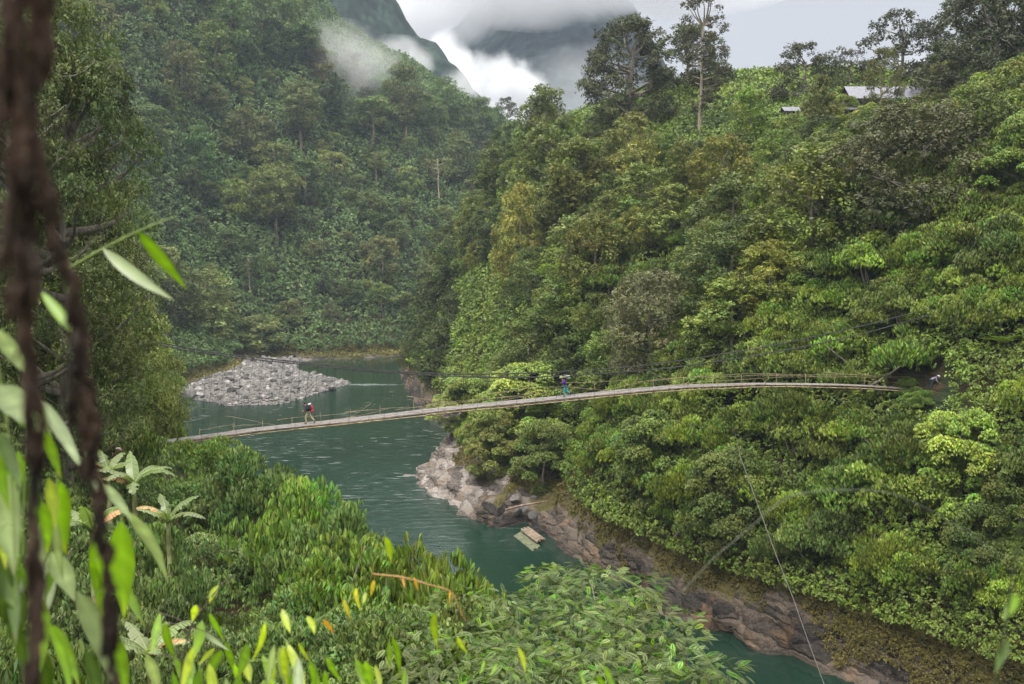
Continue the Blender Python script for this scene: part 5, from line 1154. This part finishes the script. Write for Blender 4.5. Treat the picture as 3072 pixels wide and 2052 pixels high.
# ------------------------------------------------------------------ distant mountains
def far_mountain(name, lab, sil, Yr, depth, px0, px1, dx, cell, amp, seed, col):
    t = np.array(sil, float); xs = np.arange((px0-512)/FPX*Yr, (px1-512)/FPX*Yr, dx); ys = np.arange(Yr-depth, Yr+depth*.5, dx); X, Y = np.meshgrid(xs, ys)
    px = 512+X/Yr*FPX; ridge = 35+(250-np.interp(px, t[:, 0], t[:, 1]))/FPX*Yr
    u = np.clip((Y-(Yr-depth))/depth, 0, 1); back = np.clip((Y-Yr)/(depth*.5), 0, 1); Z = -8+(ridge+8)*(u**.9)*(1-.55*back)
    Z += 22*fbm(X/depth*3.2, Y/depth*2, seed=seed)*(1-u)**.3*u*3*.5*depth/250+amp*domes(X+Z*.5, Y+Z*.4, cell, seed)-amp*.6
    idx = np.arange(X.size).reshape(X.shape); F = np.stack([idx[:-1, :-1], idx[:-1, 1:], idx[1:, 1:], idx[1:, :-1]], -1).reshape(-1, 4)
    r = np.random.RandomState(seed); T = tintrow(X.size, r, 1, .3); T[:, 0] *= .45+1.1*_hash(np.floor(X/cell*1.3).astype(np.int64), np.floor((Y+Z)/cell*1.3).astype(np.int64), np.zeros(X.shape, np.int64), seed).ravel(); m = leaf_material(name+'_forest', transl=0.0, rough=.9, spec=.05, varv=0)
    o = mesh_np(name, np.stack([X, Y, Z], -1).reshape(-1, 3), F, m, tint=T, smooth_=False); o.color = (*col, 1); tag(o, lab, 'mountain', kind='structure')
far_mountain('mountain', 'steep forested mountain behind the left ridge', [(150,-90),(250,-90),(330,-75),(375,-22),(390,0),(402,14),(415,36),(422,44),(437,51),(454,70),(469,87),(480,102),(500,130)], 860, 200, 170, 505, 2.6, 13, 13, 5, (.018, .033, .032))
far_mountain('mountain', 'dark distant mountain under the cloud ceiling', [(380,90),(420,62),(450,40),(480,12),(520,-20),(560,-35),(600,-20),(630,15),(655,60),(690,120),(760,200),(900,240)], 1750, 700, 370, 760, 7, 22, 14, 9, (.018, .03, .04))

# ------------------------------------------------------------------ clouds, mist, haze
def cloud_material(name, dens, nscale, soft, seed, col=(.97, .97, .98), thr=.30):
    m, nt, out = new_mat(name); L = nt.links; tc = N(nt, 'ShaderNodeTexCoord'); geo = N(nt, 'ShaderNodeNewGeometry')
    ln = N(nt, 'ShaderNodeVectorMath', operation='LENGTH'); L.new(tc.outputs['Object'], ln.inputs[0])
    f = math_(nt, 'SUBTRACT', 1.0, ln.outputs['Value']); f = math_(nt, 'MULTIPLY', f, soft)
    nz = N(nt, 'ShaderNodeTexNoise'); nz.inputs['Scale'].default_value = nscale; nz.inputs['Detail'].default_value = 5; nz.inputs['Roughness'].default_value = .58
    mp = N(nt, 'ShaderNodeMapping'); mp.inputs['Location'].default_value = (seed*13.7, 0, 0); L.new(geo.outputs['Position'], mp.inputs[0]); L.new(mp.outputs[0], nz.inputs['Vector'])
    v = math_(nt, 'ADD', math_(nt, 'MINIMUM', f, .75), math_(nt, 'MULTIPLY', math_(nt, 'SUBTRACT', nz.outputs[0], .5), 2.6)); v = math_(nt, 'SUBTRACT', v, thr)
    v = math_(nt, 'MULTIPLY', math_(nt, 'MAXIMUM', v, 0.0), dens)
    pv = N(nt, 'ShaderNodeVolumePrincipled'); pv.inputs['Color'].default_value = (*col, 1); pv.inputs['Anisotropy'].default_value = .2; L.new(v, pv.inputs['Density']); L.new(pv.outputs[0], out.inputs['Volume']); return m
def cloud(px, py, D, rx, ry, rz, mat, lab, cat='cloud', name='cloud'):
    bm = bmesh.new(); bmesh.ops.create_icosphere(bm, subdivisions=3, radius=1); me = bpy.data.meshes.new(name); bm.to_mesh(me); bm.free(); me.materials.append(mat)
    o = bpy.data.objects.new(name, me); COL.objects.link(o); o.location = tuple(at(px, py, D)); o.scale = (rx/FPX*D, ry, rz/FPX*D); tag(o, lab, cat, kind='stuff'); return o
CL = cloud_material('cloud_vapour', .065, .022, 1.5, 1, col=(.93, .935, .95)); CT = cloud_material('thin_cloud_vapour', .0045, .014, 1.8, 2, thr=.15); CC = cloud_material('ceiling_vapour', .022, .006, 2.6, 3, thr=.1); CT2 = cloud_material('faint_mist_vapour', .02, .05, 1.5, 6, thr=.1); CM = cloud_material('mist_vapour', .034, .05, 1.5, 4, thr=.12)
cloud(446, 66, 1120, 34, 70, 38, CL, 'white cloud bank filling the gap between the two mountains, left part')
cloud(487, 84, 1150, 50, 70, 38, CL, 'white cloud bank in the gap, middle part with a curled top')
cloud(520, 98, 1180, 36, 60, 44, CL, 'white cloud bank in the gap, right part')
cloud(585, 96, 1250, 85, 90, 52, CT, 'thin grey cloud veil in front of the dark mountain')
cloud(560, -61, 1480, 300, 200, 85, CC, 'grey cloud ceiling hiding the mountain top')
cloud(432, 16, 1440, 80, 120, 30, CC, 'grey cloud hanging between the left mountain and the dark one')
cloud(414, 64, 620, 26, 22, 20, CM, 'pale mist on the shoulder of the left mountain', 'mist', 'mist')
cloud(342, 66, 440, 62, 24, 46, CM, 'mist drifting over the ridge trees of the far hill', 'mist', 'mist')
cloud(398, 108, 480, 42, 20, 24, CM, 'thin mist drifting down the wooded ridge towards the gap', 'mist', 'mist')
cloud(500, 116, 640, 40, 26, 22, CM, 'mist bank lying low behind the ridge gap', 'mist', 'mist')
cloud(655, 118, 300, 46, 18, 24, CT2, 'faint mist around the foot of the huge dark tree', 'mist', 'mist')
cloud(735, 116, 290, 34, 18, 20, CT2, 'faint mist right of the slender pale trunk', 'mist', 'mist')
cloud(464, 84, 800, 24, 26, 24, CM, 'mist rolling over the foot of the left mountain', 'mist', 'mist')
cloud(396, 50, 800, 34, 22, 15, CM, 'torn mist hanging on the face of the left mountain', 'mist', 'mist')
cloud(450, 95, 560, 30, 20, 24, CM, 'faint mist low on the ridge gap', 'mist', 'mist')
cloud(915, 82, 225, 48, 14, 30, CM, 'mist between the dark trees behind the long house', 'mist', 'mist')
def haze():
    m, nt, out = new_mat('haze_air'); pv = N(nt, 'ShaderNodeVolumePrincipled'); pv.inputs['Color'].default_value = (.70, .81, 1.0, 1); pv.inputs['Density'].default_value = HAZE; pv.inputs['Anisotropy'].default_value = 0.1
    nt.links.new(pv.outputs[0], out.inputs['Volume'])
    o = MB().box((0, 475, 168), (1300, 1090, 358)).build('haze', m); tag(o, 'damp valley air', 'haze', kind='stuff')
haze()

# ------------------------------------------------------------------ light, sky, camera
def build_world():
    w = bpy.data.worlds.new('World'); SC.world = w; w.use_nodes = True; nt = w.node_tree; nt.nodes.clear(); L = nt.links
    out = nt.nodes.new('ShaderNodeOutputWorld'); sky = nt.nodes.new('ShaderNodeTexSky'); sky.sky_type = 'NISHITA'; sky.sun_disc = False
    sky.sun_elevation = SUN_EL; sky.sun_rotation = SUN_AZ
    b1 = nt.nodes.new('ShaderNodeBackground'); b1.inputs[1].default_value = .08; L.new(sky.outputs[0], b1.inputs[0])
    tc = nt.nodes.new('ShaderNodeTexCoord'); sep = nt.nodes.new('ShaderNodeSeparateXYZ'); L.new(tc.outputs['Generated'], sep.inputs[0])
    mp = nt.nodes.new('ShaderNodeMapping'); mp.inputs['Scale'].default_value = (1.2, 1.2, 3.5); L.new(tc.outputs['Generated'], mp.inputs[0])
    nz = nt.nodes.new('ShaderNodeTexNoise'); nz.inputs['Scale'].default_value = 2.2; nz.inputs['Detail'].default_value = 5; nz.inputs['Roughness'].default_value = .5
    L.new(mp.outputs[0], nz.inputs['Vector'])
    g = ramp(nt, sep.outputs[2], [(0, (.40, .405, .425)), (.12, (.36, .365, .385)), (.28, (.33, .335, .35)), (.5, (.8, .8, .79)), (.75, (1.9, 1.88, 1.84)), (1, (2.6, 2.58, 2.5))])
    v = math_(nt, 'ADD', math_(nt, 'MULTIPLY', nz.outputs[0], .34), .83)
    n = nt.nodes.new('ShaderNodeVectorMath'); n.operation = 'SCALE'; L.new(g, n.inputs[0]); L.new(v, n.inputs['Scale'])
    b2 = nt.nodes.new('ShaderNodeBackground'); L.new(n.outputs[0], b2.inputs[0]); b2.inputs[1].default_value = 1.0
    mx = nt.nodes.new('ShaderNodeMixShader'); mx.inputs[0].default_value = .9; L.new(b1.outputs[0], mx.inputs[1]); L.new(b2.outputs[0], mx.inputs[2])
    L.new(mx.outputs[0], out.inputs['Surface'])
SUN_EL = R_(58); SUN_AZ = R_(215)
build_world()
ld = bpy.data.lights.new('sun', 'SUN'); ld.energy = 1.5; ld.angle = R_(14); ld.color = (1, .96, .88)
so = bpy.data.objects.new('sun', ld); COL.objects.link(so)
sd = Vector((math.sin(SUN_AZ)*math.cos(SUN_EL), math.cos(SUN_AZ)*math.cos(SUN_EL), math.sin(SUN_EL)))
so.rotation_euler = sd.to_track_quat('Z', 'Y').to_euler(); so.location = (0, -30, 120)
cd = bpy.data.cameras.new('camera'); co = bpy.data.objects.new('camera', cd); COL.objects.link(co)
co.location = CAM; co.rotation_euler = (R_(90)-PITCH, 0, 0); cd.lens = 35; cd.sensor_width = 36; cd.clip_end = 20000; cd.clip_start = .05
cd.dof.use_dof = True; cd.dof.focus_distance = 85; cd.dof.aperture_fstop = 3.2
SC.camera = co
SC.view_settings.view_transform = 'Standard'; SC.view_settings.look = 'None'; SC.view_settings.exposure = EXPO; SC.view_settings.gamma = 1
SC.cycles.use_denoising = True
try: SC.cycles.denoiser = 'OPENIMAGEDENOISE'
except Exception: pass
SC.cycles.max_bounces = 6; SC.cycles.diffuse_bounces = 3; SC.cycles.glossy_bounces = 2; SC.cycles.transmission_bounces = 3; SC.cycles.transparent_max_bounces = 4
SC.cycles.volume_bounces = 5
SC.cycles.sample_clamp_indirect = 4
# prototypes that no spot used are dropped
for k, o in PROTO.items():
    if k not in proto_used:
        for ch in list(o.children): bpy.data.objects.remove(ch)
        bpy.data.objects.remove(o)
